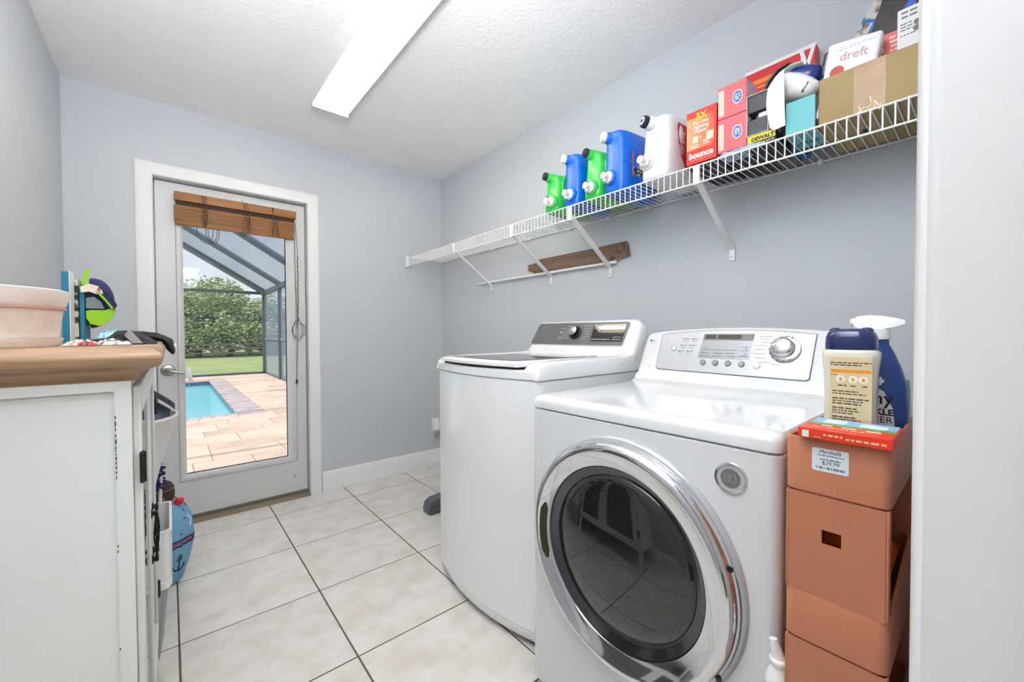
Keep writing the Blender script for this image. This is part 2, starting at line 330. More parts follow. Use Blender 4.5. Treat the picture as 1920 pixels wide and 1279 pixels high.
o_ = n.nodes.new('ShaderNodeOutputMaterial'); t_ = n.nodes.new('ShaderNodeBsdfTransparent'); t_.inputs[0].default_value = (1, .985, .95, 1); e_ = n.nodes.new('ShaderNodeEmission'); e_.inputs[0].default_value = (*lin((255, 244, 226)), 1); e_.inputs[1].default_value = DIFF_EMIT
m_ = n.nodes.new('ShaderNodeMixShader'); m_.inputs[0].default_value = .42; n.links.new(t_.outputs[0], m_.inputs[1]); n.links.new(e_.outputs[0], m_.inputs[2]); n.links.new(m_.outputs[0], o_.inputs[0])
b = B()
prof = [(LX0+.0045, H-.036), (LX0+.006, H-.046), (LX0+.014, H-.056), (LX1-.014, H-.056), (LX1-.006, H-.046), (LX1-.0045, H-.036)]
loft(b, [[(x, y_, z_) for x, z_ in prof] for y_ in (LY0+.012, LY1-.012)], cap=False, closed=False); part('diffuser', b, dm, lt)
# outlet with a plug-in on the back wall, beyond the washer
ot = root('wall_outlet', 'white wall outlet with a plug-in freshener low on the back wall beside the washer', 'outlet', (1.725, YB, .3))
part('plate', pbox((1.69, YB-.006, .285), (1.765, YB, .40), .003), white_pl, ot)
b = pbox((1.70, YB-.05, .30), (1.755, YB-.006, .37), .01, 3); part('plug_in', b, white_pl, ot)
part('bulb_vial', lathe(B(), [(.005, 0), (.02, .004), (.022, .03), (.016, .045), (0, .05)], (1.72, YB-.036, .235), (0, 0, 1), 14), thin_glass('vial_glass', (.9, .93, .96), .3), ot)
# ================================================================== outside the door: deck, pool, cage, lawn, fence, trees
PZ = -.05
pav = mat('paver', (222, 202, 186), .8, var=((200, 176, 160), 3.2, .35, .75), rnd=.10, bump=(90, .15, 4))
cop = mat('coping_stone', (196, 186, 186), .8, var=((164, 154, 158), 4, .35, .7), rnd=.06)
cop_d = mat('coping_brick_dark', (128, 128, 138), .8, rnd=0)
PX0, PX1, PY0, PY1 = -4.2, .775, 7.22, 12.75
b = B()
for lo, hi in (((-9, 3.2), (2.30, PY0)), ((PX1, PY0), (2.30, 14.35)), ((-9, PY1), (PX1, 14.35)), ((-9, PY0), (PX0, PY1))): box(b, (lo[0], lo[1], PZ-.12), (hi[0], hi[1], PZ-.006))
deck = struct('pool_deck', b, mat('deck_joint_sand', (168, 150, 136), .95))
rs = random.Random(11); pmesh = {}
def paver(x0, y0, x1, y1, m, name='paver'):
    k = (round(x1-x0, 2), round(y1-y0, 2), m.name)
    if k not in pmesh:
        o = part(name, pbox((0, 0, -.03), (x1-x0-.007, y1-y0-.007, 0), .003, 1), m, deck, local=True); pmesh[k] = o.data
    else: o = bpy.data.objects.new(name, pmesh[k]); COL.objects.link(o); o.parent = deck
    o.location = (x0, y0, PZ+rs.uniform(-.0012, .0012))
y = 3.22; row = 0
while y < 14.3:
    h = (.42, .30, .42, .30)[row % 4]; y1 = min(y+h, 14.34)
    xa, xb = (-.75, 2.28)
    if y < PY0-.17 < y1: y1 = PY0-.17
    if y >= PY0-.18 and y < PY1+.18:
        xa = 1.10
        if y < PY0: y1 = min(y1, 99)
    x = xa
    if xa < 0: x = xa-rs.choice((0, .15, .3))
    while x < xb-.02:
        ww = rs.choice((.45, .60, .60, .75)); x1 = min(x+ww, xb)
        if xb-x1 < .12: x1 = xb
        paver(x, y, x1, y1, pav); x = x1
    y = y1; row += 1
# pool
pl = root('swimming_pool', None, None, (-1.7, 10, PZ)); pl['kind'] = 'structure'
plas = mat('pool_plaster', (176, 226, 234), .7)
b = B(); box(b, (PX0, PY0, PZ-1.5), (PX1, PY1, PZ-1.45)); box(b, (PX0, PY0, PZ-1.5), (PX0+.02, PY1, PZ-.13)); box(b, (PX1-.02, PY0, PZ-1.5), (PX1, PY1, PZ-.13)); box(b, (PX0, PY0, PZ-1.5), (PX1, PY0+.02, PZ-.13)); box(b, (PX0, PY1-.02, PZ-1.5), (PX1, PY1, PZ-.13))
struct('basin', b, plas, pl)
struct('sun_shelf', pbox((PX0+.02, PY0+.02, PZ-1.45), (PX1-.02, PY0+1.15, PZ-.20), .02), mat('shelf_plaster', (240, 246, 246), .7), pl)
struct('pool_step', pbox((PX0+.02, PY0+1.15, PZ-1.45), (PX1-.02, PY0+2.7, PZ-.62), .02), plas, pl)
wl = mat('waterline_tile', (70, 92, 116), .25, var=((118, 140, 158), 22, .4, .6))
b = B(); box(b, (PX1-.024, PY0, PZ-.13), (PX1, PY1, PZ-.02)); box(b, (PX0, PY1-.024, PZ-.13), (PX1-.024, PY1, PZ-.02)); box(b, (PX0, PY0, PZ-.13), (PX1-.024, PY0+.024, PZ-.02)); struct('waterline_band', b, wl, pl)
wm = thin_glass('pool_water', (.90, .98, 1.0), .42, (196, 234, 240), .16)
nb = wm.node_tree.nodes.new('ShaderNodeTexNoise'); nb.inputs['Scale'].default_value = 3; bp = wm.node_tree.nodes.new('ShaderNodeBump'); bp.inputs['Strength'].default_value = .25
wm.node_tree.links.new(nb.outputs['Fac'], bp.inputs['Height'])
for nn in wm.node_tree.nodes:
    if nn.type == 'BSDF_GLOSSY': wm.node_tree.links.new(bp.outputs['Normal'], nn.inputs['Normal'])
b = B(); b.faces.new([b.verts.new(v) for v in ((PX0, PY0, PZ-.10), (PX1, PY0, PZ-.10), (PX1, PY1, PZ-.10), (PX0, PY1, PZ-.10))]); struct('water', b, wm, pl)
x = -1.5
while x < PX1-.02:
    x1 = min(x+.152, PX1); struct('coping_stone', pbox((x, PY0-.165, PZ-.03), (x1-.006, PY0+.02, PZ+.001), .004, 1), cop, pl); x = x1
y = PY0-.165
while y < PY1+.2:
    y1 = min(y+.31, PY1+.2)
    struct('coping_stone', pbox((PX1-.02, y, PZ-.03), (1.095, y1-.006, PZ+.001), .004, 1), cop, pl); y = y1
x = -1.5
while x < PX1-.03:
    x1 = min(x+.30, PX1-.02); struct('coping_stone', pbox((x, PY1-.02, PZ-.03), (x1-.006, PY1+.18, PZ+.001), .004, 1), cop, pl); x = x1
struct('main_drain', lathe(B(), [(0, 0), (.07, 0), (.07, .008), (0, .01)], (.36, 7.95, PZ-.20), (0, 0, 1), 14), dark_gap, pl)
# screen cage
al = mat('cage_aluminium', (104, 111, 120), .4, .2)
sc_m = bpy.data.materials.new('insect_screen'); sc_m.use_nodes = True; n = sc_m.node_tree; n.nodes.clear()
o_ = n.nodes.new('ShaderNodeOutputMaterial'); t_ = n.nodes.new('ShaderNodeBsdfTransparent'); d_ = n.nodes.new('ShaderNodeBsdfDiffuse'); d_.inputs[0].default_value = (*lin((150, 162, 180)), 1)
lw = n.nodes.new('ShaderNodeLayerWeight'); lw.inputs[0].default_value = .5; mr = n.nodes.new('ShaderNodeMapRange'); mr.inputs[1].default_value = .3; mr.inputs[2].default_value = 1.; mr.inputs[3].default_value = .10; mr.inputs[4].default_value = .8
m_ = n.nodes.new('ShaderNodeMixShader'); n.links.new(lw.outputs['Facing'], mr.inputs[0]); n.links.new(mr.outputs[0], m_.inputs[0]); n.links.new(t_.outputs[0], m_.inputs[1]); n.links.new(d_.outputs[0], m_.inputs[2]); n.links.new(m_.outputs[0], o_.inputs[0])
cg = root('pool_cage', 'dark aluminium screened pool enclosure with a pitched roof beyond the door', 'enclosure', (2.2, 9, PZ))
CX, CYE, EZ, SL = 2.19, 14.2, 2.37, .62
RX = -3.4; RZ = EZ+(CX-RX)*SL
posts = [14.2, 11.9, 9.5, 7.1, 4.7]
for y in posts: part('post', pbox((CX-.03, y-.03, PZ-.01), (CX+.06, y+.06, EZ), .004), al, cg)
part('eave_beam', pbox((CX-.03, 3.4, EZ-.06), (CX+.09, CYE+.06, EZ+.06), .004), al, cg)
part('chair_rail', pbox((CX, 3.4, .96), (CX+.05, CYE, 1.02), .003), mat('cage_rail_pale', (150, 156, 162), .4, .2), cg)
part('kick_rail', pbox((CX, 3.4, PZ), (CX+.05, CYE, PZ+.05), .003), al, cg)
part('end_beam', pbox((RX, CYE-.02, EZ-.05), (CX, CYE+.05, EZ+.03), .004), al, cg)
part('end_kick_rail', pbox((RX-5.5, CYE-.02, PZ), (CX, CYE+.05, PZ+.05), .003), al, cg)
def rafter(y, t=.07, d=.12):
    b = B(); prism(b, [(CX+.03, EZ-.03), (CX+.03, EZ+d), (RX, RZ+d), (RX, RZ-.03)], 1, y-t/2, y+t/2); part('rafter', b, al, cg)
for y in (14.2, 11.9, 9.5, 7.1, 4.7): rafter(y)
b = B(); prism(b, [(CX-.03, EZ-.05), (CX-.03, EZ+.0), (RX, RZ+.0), (RX, RZ-.05)], 1, CYE-.35, CYE-.02); part('gutter', b, al, cg)
def quad(*ps):
    b = B(); b.faces.new([b.verts.new(p) for p in ps]); return b
ys = [14.2, 11.9, 9.5, 7.1, 4.7, 3.4]
for a, c in zip(ys, ys[1:]):
    part('roof_screen', quad((CX, a, EZ+.08), (RX, a, RZ+.08), (RX, c, RZ+.08), (CX, c, EZ+.08)), sc_m, cg)
    part('wall_screen', quad((CX+.025, a, PZ), (CX+.025, c, PZ), (CX+.025, c, EZ), (CX+.025, a, EZ)), sc_m, cg)
part('end_screen', quad((RX, CYE+.01, PZ), (CX, CYE+.01, PZ), (CX, CYE+.01, EZ), (RX, CYE+.01, RZ)), sc_m, cg)
# lawn
lawn = mat('lawn_grass', (122, 142, 84), .9, var=((152, 162, 108), .9, .35, .7), bump=(40, .4, 5))
b = B()
for xa_, xb_ in ((-40, -9), (2.32, 60)): b.faces.new([b.verts.new(v) for v in ((xa_, 3.0, -.2), (xb_, 3.0, -.2), (xb_, 14.36, -.2), (xa_, 14.36, -.2))])
vv = [b.verts.new(v) for v in ((-40, 14.36, -.2), (60, 14.36, -.2), (60, 16, -.2), (-40, 16, -.2))]; b.faces.new(vv)
f2 = [b.verts.new(v) for v in ((60, 46, -1.0), (-40, 46, -1.0))]; b.faces.new((vv[3], vv[2], f2[0], f2[1]))
f3 = [b.verts.new(v) for v in ((90, 120, -1.2), (-70, 120, -1.2))]; b.faces.new((f2[1], f2[0], f3[0], f3[1]))
struct('lawn', b, lawn)
# fence
fm = mat('weathered_fence_wood', (122, 116, 106), .9, var=((92, 86, 80), 6, .3, .7))
fe = root('post_and_rail_fence', 'dark weathered post and rail fence across the far lawn', 'fence', (4, 43.5, -.95))
for i in range(16): part('post', pbox((-14+i*2.4, 43.4, -1.1), (-13.82+i*2.4, 43.58, .42), .02, 1), fm, fe)
for z in (.18, -.2, -.58): part('rail', pbox((-14, 43.36, z), (22, 43.41, z+.14), .01, 1), fm, fe)
# trees
import array
def tree(name, label, x, y, zb, h, r, cols, seed, nl=7000):
    rg = random.Random(seed); t = root(name, label, 'tree', (x, y, zb), 'trees beyond the fence')
    b = B(); tube(b, [(x, y, zb), (x+.1, y, zb+h*.25), (x-.1, y+.1, zb+h*.55)], [.28, .2, .08], 8)
    for q in range(4): a = q*1.6+rg.random(); tube(b, [(x, y, zb+h*.28), (x+r*.5*math.cos(a), y+r*.5*math.sin(a), zb+h*.6)], [.11, .03], 6)
    part('trunk', b, mat('bark', (92, 80, 70), .9), t)
    bl_ = []
    for q in range(22):
        a, e = rg.uniform(0, 6.28), rg.uniform(-.75, 1); rr = rg.uniform(.25, .8)*r
        bl_.append((x+rr*math.cos(a), y+rr*math.sin(a)*.8, zb+h*(.47+.40*e*(1-.35*rr/r)), r*rg.uniform(.28, .5)))
    V, F = [], []
    for q in range(nl):
        cx, cy, cz, cr = bl_[q % len(bl_)]
        u, v = rg.uniform(-1, 1), rg.uniform(0, 6.283); s = math.sqrt(1-u*u); k = cr*rg.uniform(.72, 1.08)
        p = Vector((cx+k*s*math.cos(v), cy+k*s*math.sin(v), cz+k*u*.8)); d = Vector((rg.gauss(0, 1), rg.gauss(0, 1), rg.gauss(0, 1)+.6)).normalized(); a1, a2 = frame_of(d); sz = rg.uniform(.10, .22)
        i = len(V); V += [p+a1*sz, p+a2*sz*.6, p-a1*sz, p-a2*sz*.6]; F.append((i, i+1, i+2, i+3))
    me = bpy.data.meshes.new('crown'); me.from_pydata([vv-Vector((x, y, zb)) for vv in V], [], F)
    m1 = mat('leaves', cols[0], .7, var=(cols[1], .55, .35, .68))
    me.materials.append(m1); o = bpy.data.objects.new('crown', me); COL.objects.link(o); o.parent = t; o['kind'] = 'stuff'
G1, G2, G3 = ((138, 156, 104), (182, 194, 150)), ((156, 172, 122), (200, 208, 170)), ((120, 142, 92), (168, 184, 134))
TR = [(-3, 52, 8.2, 4.6, G2), (2.2, 50, 8.8, 4.4, G1), (6.8, 53, 7.8, 4.4, G2), (11, 51, 6.6, 4.2, G3), (-8, 54, 7.4, 4.6, G1), (15.5, 54, 7.2, 4.6, G2)]
LB = ['tallest pale green tree behind the fence, second from the pool side', 'mid green leafy tree behind the fence, seen left in the door glass', 'loose pale green tree behind the fence at the middle of the door glass',
      'low dark green tree behind the fence beside the cage corner', 'broad mid green tree behind the fence, hidden left of the door glass', 'spreading pale tree behind the fence, seen through the cage screen']
for i, (x, y, h, r, c) in enumerate(TR): tree('broadleaf_tree', LB[i], x, y, -1.05, h, r, c, 20+i)
for i, (x, y, h, r, c, lb) in enumerate([(4.4, 47, 3.6, 2.4, G1, 'round green bush just behind the fence, left of centre in the door glass'), (8.8, 47.5, 3.4, 2.5, G2, 'pale green bush just behind the fence near the cage corner'), (.4, 47, 3.4, 2.4, G3, 'dark green bush just behind the fence at the left edge of the door glass'), (12.6, 48, 3.6, 2.6, G1, 'green bush behind the fence, seen through the cage side screen')]):
    tree('leafy_bush', lb, x, y, -1.05, h, r, c, 60+i, 3600)
# ================================================================== top-loading washer
WY0, WY1, WXB = .998, 1.682, 1.665
wyc, whw = (WY0+WY1)/2, (WY1-WY0)/2
def wplan(z, ins=0., bow=.055, xf0=.972, xb=WXB, n=22, rc=.03):
    pts = []
    y0, y1 = WY0+ins, WY1-ins; hw = (y1-y0)/2
    def fx(y): return xf0+ins-bow*(1-((y-wyc)/hw)**2)
    # from far-front round the front to the near-front, then back
    for k in range(6): a = math.pi/2*k/5; pts.append((fx(y1-rc)+rc*(1-math.sin(a))+0*ins, y1-rc+rc*math.cos(a), z))
    for k in range(1, n): y = y1-rc-(2*hw-2*rc)*k/n; pts.append((fx(y), y, z))
    for k in range(6): a = math.pi/2*k/5; pts.append((fx(y0+rc)+rc*(1-math.cos(a)), y0+rc-rc*math.sin(a), z))
    pts += [(xb-ins, y0, z), (xb-ins, y1, z)]
    return pts
wm_ = root('washing_machine', 'white top-loading washing machine with a grey control panel and tinted glass lid', 'washing machine', (1.32, wyc, 0))
b = B(); loft(b, [wplan(.013, .020), wplan(.030, .006), wplan(.058, .001), wplan(.062, .004), wplan(.067, 0), wplan(.952, 0), wplan(.955, .003)])
part('cabinet', b, white_app, wm_)
for x, y in ((1.03, WY1-.07), (1.03, WY0+.07), (1.6, WY1-.07), (1.6, WY0+.07)):
    part('leg', lathe(B(), [(.0, 0), (.022, 0), (.022, .009), (.012, .010), (.012, .020), (0, .021)], (x, y, 0), (0, 0, 1), 16), black_pl, wm_)
b = B(); loft(b, [wplan(.957, .002, xf0=.970), wplan(.960, -.002, xf0=.970), wplan(.985, -.002, xf0=.970), wplan(.992, .004, xf0=.970)])
part('top_panel', b, white_app, wm_)
def rail(y0, y1):     # raised rounded side rail beside the lid
    b = B(); secs = []
    for x, zt in ((.962, .985), (.968, 1.003), (.985, 1.014), (1.02, 1.019), (1.10, 1.021), (1.3, 1.022), (1.50, 1.026), (1.54, 1.035)):
        secs.append([(x, y0, .958), (x, y0, zt-.02), (x, y0+.006, zt-.006), (x, y0+.02, zt), (x, y1-.012, zt), (x, y1, zt-.01), (x, y1, .958)] if y0 < wyc else
                    [(x, y1, .958), (x, y1, zt-.02), (x, y1-.006, zt-.006), (x, y1-.02, zt), (x, y0+.012, zt), (x, y0, zt-.01), (x, y0, .958)])
    return loft(b, secs)
part('side_rail', rail(WY0-.0036, WY0+.075), white_app, wm_); part('side_rail', rail(WY1-.075, WY1+.0036), white_app, wm_)
lid = root('lid', None, None, (1.2, wyc, 1.0)); lid.parent = wm_; lid.location = Vector((1.2, wyc, 1.0))-ORG[wm_]
def lplan(z, ins, y0=WY0+.080, y1=WY1-.080, xb=1.50, n=14):
    pts = []; hw = (y1-y0)/2
    for k in range(n+1): y = y1-ins-(2*(hw-ins))*k/n; pts.append((.938+ins-.030*(1-((y-wyc)/hw)**2)*1.0, y, z))
    return pts+[(xb-ins, y0+ins, z), (xb-ins, y1-ins, z)]
b = B(); loft(b, [lplan(1.000, .006), lplan(1.003, 0), lplan(1.014, 0), lplan(1.020, .008)]); part('lid_frame', b, white_app, lid)
b = B(); loft(b, [lplan(1.0203, .048), lplan(1.0222, .048), lplan(1.0228, .052)]); part('lid_glass', b, mat('tinted_lid_glass', (92, 92, 94), .08, coat=.6), lid)
part('lid_bar', pbox((1.36, WY0+.10, 1.0229), (1.375, WY1-.10, 1.0236)), white_app, lid)
b = B(); prism(b, [(.957, y) if False else (.955-.04*(1-((y-wyc)/.262)**2), y) for y in [wyc+.255-.51*k/12 for k in range(13)]]+[(1.0, wyc-.255), (1.0, wyc+.255)], 2, .9925, 1.0)
part('lid_slot_shade', b, dark_gap, wm_, label='dark block for the shade in the finger slot under the front of the lid')  # solid dark block stands in for the shade below the lid lip
part('lid_catch', pbox((.924, wyc-.03, .990), (.944, wyc+.03, 1.0), .002), white_app, wm_)
# console
cp = [(1.50, .958), (1.505, 1.02), (1.525, 1.035), (1.545, 1.05), (1.606, 1.172), (1.616, 1.182), (1.632, 1.186), (1.65, 1.182), (1.664, 1.166), (1.668, 1.13), (1.668, .958)]
def csec(y, k, dz=0.): return [(x if z < 1.0 else 1.60+(x-1.60)*(1-.25*k), y, z if z < 1.0 else (1.0+(z-1.0)*(1-k*.30))) for x, z in cp]
b = B(); loft(b, [csec(WY0+.0, 1.), csec(WY0+.004, .62), csec(WY0+.014, .3), csec(WY0+.03, .08), csec(WY0+.05, 0)]+[csec(WY0+.05+(2*whw-.10)*t/8, 0) for t in range(1, 8)]+[csec(WY1-.05, 0), csec(WY1-.03, .08), csec(WY1-.014, .3), csec(WY1-.004, .62), csec(WY1, 1.)])
part('console', b, white_app, wm_)
WC = basis((1.545, wyc, 1.05), (0, -1, 0), (.061, 0, .122))
def wp(x0, y0, x1, y1, t, m, name, bev=0, z0=0, par=None, label=None): return part(name, plate(B(), WC, x0, y0, x1, y1, t, bev, z0), m, par or wm_, label)
pan = B(); prof = [(-.325, .022), (-.318, .016), (.268, .016), (.277, .024), (.288, .126), (.282, .136), (.272, .139), (-.296, .139), (-.306, .133)]
prism(pan, prof, 2, -.001, .0022); xf(pan, WC); cpn = part('control_panel', pan, mat('panel_grey', (118, 119, 121), .38, .35), wm_, label='graphite control panel')
pan = B(); prism(pan, [(-.331, .014), (-.322, .010), (.273, .010), (.284, .02), (.296, .13), (.287, .143), (.275, .145), (-.302, .145), (-.313, .138)], 2, -.001, .0012); xf(pan, WC); part('panel_trim', pan, silver_pl, wm_)
dsp = part('display', plate(B(), WC, .086, .036, .268, .126, .0016, .006, .0022), mat('display_black', (30, 29, 29), .06, coat=1.), cpn, 'glossy black display')
lt_m = mat('print_white', (205, 206, 208), .5)
part('display_print', lines(WC @ Matrix.Translation((0, 0, .0039)), [(.094, .118, .26, .004), (.094, .106, .13, .004), (.150, .106, .262, .003), (.09, .046, .20, .004), (.215, .046, .262, .003), (.215, .058, .262, .0025)]), lt_m, cpn)
part('panel_print', lines(WC @ Matrix.Translation((0, 0, .0024)), [(-.265, .112, -.245, .003), (-.12, .108, -.105, .006), (-.128, .085, -.11, .007), (-.095, .12, -.05, .002), (-.098, .106, -.06, .002), (-.102, .092, -.066, .002), (-.104, .078, -.068, .002), (-.106, .064, -.066, .002), (-.108, .05, -.06, .002), (-.125, .06, -.112, .005), (.026, .118, .07, .002), (.03, .104, .07, .002), (.03, .09, .07, .002), (.03, .076, .07, .002), (.028, .062, .068, .002), (.02, .048, .064, .002), (-.13, .046, -.11, .003)]), lt_m, cpn)
kb = xf(lathe(B(), [(0, 0), (.035, 0), (.035, .006), (.029, .009), (.0285, .028), (0, .0285)], (-.022, .083, .002), (0, 0, 1), 36), WC); kn = part('dial_skirt', kb, black_pl, wm_, 'black dial skirt')
part('dial_cap', xf(lathe(B(), [(.0, 0), (.0255, 0), (.0255, .001), (.022, .003), (0, .003)], (-.022, .083, .0305), (0, 0, 1), 36), WC), mat('brushed_dial', (205, 205, 206), .28, 1.), kn, 'brushed silver dial face')
b = B(); box(b, (1.56, WY0+.002, 1.06), (1.561, WY0+.003, 1.061))
bm_ = B(); cyl(bm_, (1.45, WY0-.004, .992), (1.45, WY0+.01, .992), .004, 10); part('hinge_stud', bm_, silver_pl, wm_); b.free()
# ================================================================== front-loading dryer
DYX, DY0, DY1, DXB = .868, .248, .930, 1.60
dyc = (DY0+DY1)/2
dy = root('clothes_dryer', 'white front-loading dryer with a large chrome ringed round glass door', 'dryer', (1.2, dyc, 0))
def dplan(z, x0, ins=0., rc=.022):
    pts = []; y0, y1 = DY0+ins, DY1-ins
    for k in range(6): a = math.pi/2*k/5; pts.append((x0+rc*(1-math.sin(a)), y1-rc+rc*math.cos(a), z))
    for k in range(1, 8): pts.append((x0, y1-rc-(y1-y0-2*rc)*k/8, z))
    for k in range(6): a = math.pi/2*k/5; pts.append((x0+rc*(1-math.cos(a)), y0+rc-rc*math.sin(a), z))
    return pts+[(DXB, y0, z), (DXB, y1, z)]
b = B(); loft(b, [dplan(.03, DYX+.01, .004), dplan(.04, DYX), dplan(.886, DYX), dplan(.889, DYX+.003, .003)])
part('cabinet', b, dryer_w, dy)
for x, y in ((.93, DY0+.06), (.93, DY1-.06), (1.54, DY0+.06), (1.54, DY1-.06)): part('leg', lathe(B(), [(0, 0), (.022, 0), (.022, .014), (.012, .016), (.012, .035), (0, .036)], (x, y, 0), (0, 0, 1), 14), black_pl, dy)
b = B(); loft(b, [dplan(.8915, DYX+.002, .002), dplan(.894, DYX-.002), dplan(.912, DYX-.002), dplan(.922, DYX+.002, .002), dplan(.929, DYX+.012, .007), dplan(.931, DYX+.03, .02)])
part('top_panel', b, dryer_w, dy)
cpd = [(1.415, .930), (1.44, .940), (1.448, .955), (1.462, .968), (1.520, 1.113), (1.528, 1.120), (1.545, 1.121), (1.60, 1.10), (1.62, 1.04), (1.62, .930)]
def dsec(y, k):
    arc = .020*(1-((y-dyc)/.33)**2)
    out = []
    for x, z in cpd:
        t = max(0, (z-.955)/.165); zz = z+arc*t-.09*k*t; xx = x+arc*t*.4+.02*k*(x < 1.53)*t; out.append((xx, y, zz))
    return out
b = B(); loft(b, [dsec(DY0+.002, .5), dsec(DY0+.006, .2), dsec(DY0+.018, .05), dsec(DY0+.03, 0)]+[dsec(DY0+.03+(DY1-DY0-.06)*t/14, 0) for t in range(1, 14)]+[dsec(DY1-.03, 0), dsec(DY1-.018, .05), dsec(DY1-.006, .2), dsec(DY1-.002, .5)])
bmesh.ops.transform(b, matrix=Matrix.Identity(4), verts=b.verts)
part('console', b, dryer_w, dy)
DC = basis((1.462, .595, .968), (0, -1, 0), (.058, 0, .145))
nvec = Vector((-.145, 0, .058)).normalized()
def shape(pts, t, z0=0.): b = B(); prism(b, pts, 2, z0, z0+t); return xf(b, DC)
def pshape(g):
    P = [(-.262+g, .018-g), (-.255+g, .010-g*.5+.004), (.246-g, .004+g*.5+.003), (.252-g, .010)]
    top = [(.262-g-.518*k/14+(g*2*k/14), .164-g+.015*(1-((.262-.518*k/14)/.262)**2)) for k in range(15)]
    return [(-.258+g, .020+g), (-.248+g, .012+g), (.240-g, .006+g), (.250-g, .012+g)]+[(.256-g-(.512-2*g)*k/14, .160-g+.017*(1-((k-7)/7)**2)) for k in range(15)]
part('panel_gap', shape(pshape(0), .0012), grey_line, dy)
dp = part('control_panel', shape(pshape(.003), .0036), silver_pl, dy, label='brushed silver control panel')
DF = DC @ Matrix.Translation((0, 0, .0037))
part('display', shape([(-.096, .067), (.0765, .066), (.083, .160), (-.087, .160)], .0012, .0036), mat('display_silver', (178, 180, 184), .08, .5), dp, 'mirror silver display panel')
part('display_rim', shape([(.0765, .066), (.079, .066), (.0855, .1605), (.083, .160)], .0016, .0036), chrome, dp)
ds = part('display_strip', shape([(-.0885, .136), (.0812, .135), (.083, .159), (-.0865, .159)], .0008, .0048), mat('display_grey', (128, 128, 126), .2), dp, 'grey display strip with a dark readout')
lcd = mat('lcd_dark', (70, 68, 64), .25)
part('readout', shape([(-.081, .1405), (-.044, .1405), (-.043, .156), (-.0795, .156)], .0005, .0056), lcd, dp); part('readout', shape([(-.036, .1405), (.042, .140), (.0435, .1555), (-.035, .156)], .0005, .0056), lcd, dp)
part('display_print', lines(DF @ Matrix.Translation((0, 0, .0012)), [(-.086, .098, -.056, .0016), (-.042, .098, -.012, .0016), (.0, .098, .03, .0016), (.046, .098, .07, .0016), (-.088, .086, -.06, .0022), (-.044, .086, -.014, .0022), (-.0, .086, .028, .0022), (.048, .112, .072, .002), (-.09, .075, -.058, .0024), (-.046, .075, -.014, .0024), (.0, .075, .03, .0024), (.044, .077, .074, .0022), (.06, .105, .064, .004), (.06, .086, .064, .004)]), mat('print_grey', (104, 106, 110), .6), dp)
rows = []
for j, yy in enumerate((.140, .114, .090)):
    for i in range(2):
        x0 = -.166-j*.006+i*.034; rows += [(x0, yy, x0+.026, .0034), (x0+.003, yy-.010, x0+.022, .0016)]
part('panel_print', lines(DF, rows), grey_line, dp)
part('power_ring', xf(lathe(B(), [(.0085, 0), (.012, 0), (.012, .003), (.0085, .003)], (-.195, .101, .0), (0, 0, 1), 24), DF), chrome, dp); part('power_button', xf(lathe(B(), [(0, 0), (.0083, 0), (.0075, .0025), (0, .003)], (-.195, .101, 0), (0, 0, 1), 20), DF), white_pl, dp)
for x in (-.0745, -.0315, .0112, .0545): part('button', xf(lathe(B(), [(0, 0), (.0105, 0), (.0105, .003), (.008, .0055), (0, .0058)], (x, .0495, 0), (0, 0, 1), 20), DF), mat('button_grey', (150, 152, 156), .3, .6), dp)
part('button', xf(lathe(B(), [(0, 0), (.0115, 0), (.0115, .003), (.009, .005), (0, .0055)], (.101, .0475, 0), (0, 0, 1), 20), DF), white_pl, dp, 'white start button')
dl = part('dial_ring', xf(lathe(B(), [(.026, 0), (.045, 0), (.0445, .005), (.038, .0075), (.026, .0075)], (.176, .1065, 0), (0, 0, 1), 40), DF), mat('dial_silver', (190, 192, 196), .2, .8), dy)
part('dial', xf(lathe(B(), [(0, 0), (.034, 0), (.033, .007), (.030, .018), (.026, .021), (0, .0215)], (.172, .108, .0076), (0, 0, 1), 40), DF), chrome, dl, 'domed chrome dial')
b = B()
for k in range(11):
    a = R(65+k*23); plate(b, DF @ Matrix.Translation((.176+.0415*math.cos(a), .1065+.0415*math.sin(a), .0055)) @ Matrix.Rotation(a, 4, 'Z'), -.003, -.0008, .003, .0008, .0022)
part('dial_mark', b, black_pl, dl)
part('dial_print', lines(DF, [(.098, .150, .134, .0022), (.10, .140, .13, .0018), (.11, .130, .132, .002), (.088, .118, .126, .002), (.09, .104, .12, .002), (.078, .09, .12, .002), (.092, .074, .126, .002), (.104, .060, .136, .002), (.142, .054, .17, .002), (.15, .158, .19, .002)]), mat('print_pale', (158, 160, 164), .6), dp)
part('badge', xf(lathe(B(), [(0, 0), (.0165, 0), (.016, .0015), (0, .002)], (0, 0, 0), (0, 0, 1), 24), DC @ Matrix.Translation((-.293, .132, .0005)) @ Matrix.Diagonal((1, .62, 1, 1))), mat('badge_pearl', (226, 226, 228), .3), dy)
LG = DC @ Matrix.Translation((-.293, .132, .0026))
part('logo_disc', xf(lathe(B(), [(0, 0), (.0042, 0), (.0042, .0004), (0, .0005)], (-.006, 0, 0), (0, 0, 1), 16), LG), mat('logo_grey', (66, 60, 64), .5), dy)
text(dy, 'LG', .009, LG @ Matrix.Translation((.0045, 0, 0)), grey_line)
part('console_print', lines(DC @ Matrix.Translation((0, 0, .0004)), [(-.30, .028, -.272, .0016), (-.292, .019, -.276, .0016)]), mat('print_faint', (186, 188, 190), .6), dy)
part('sensor_dot', xf(lathe(B(), [(0, 0), (.003, 0), (0, .0008)], (.285, .10, .0), (0, 0, 1), 10), DC), black_pl, dy)
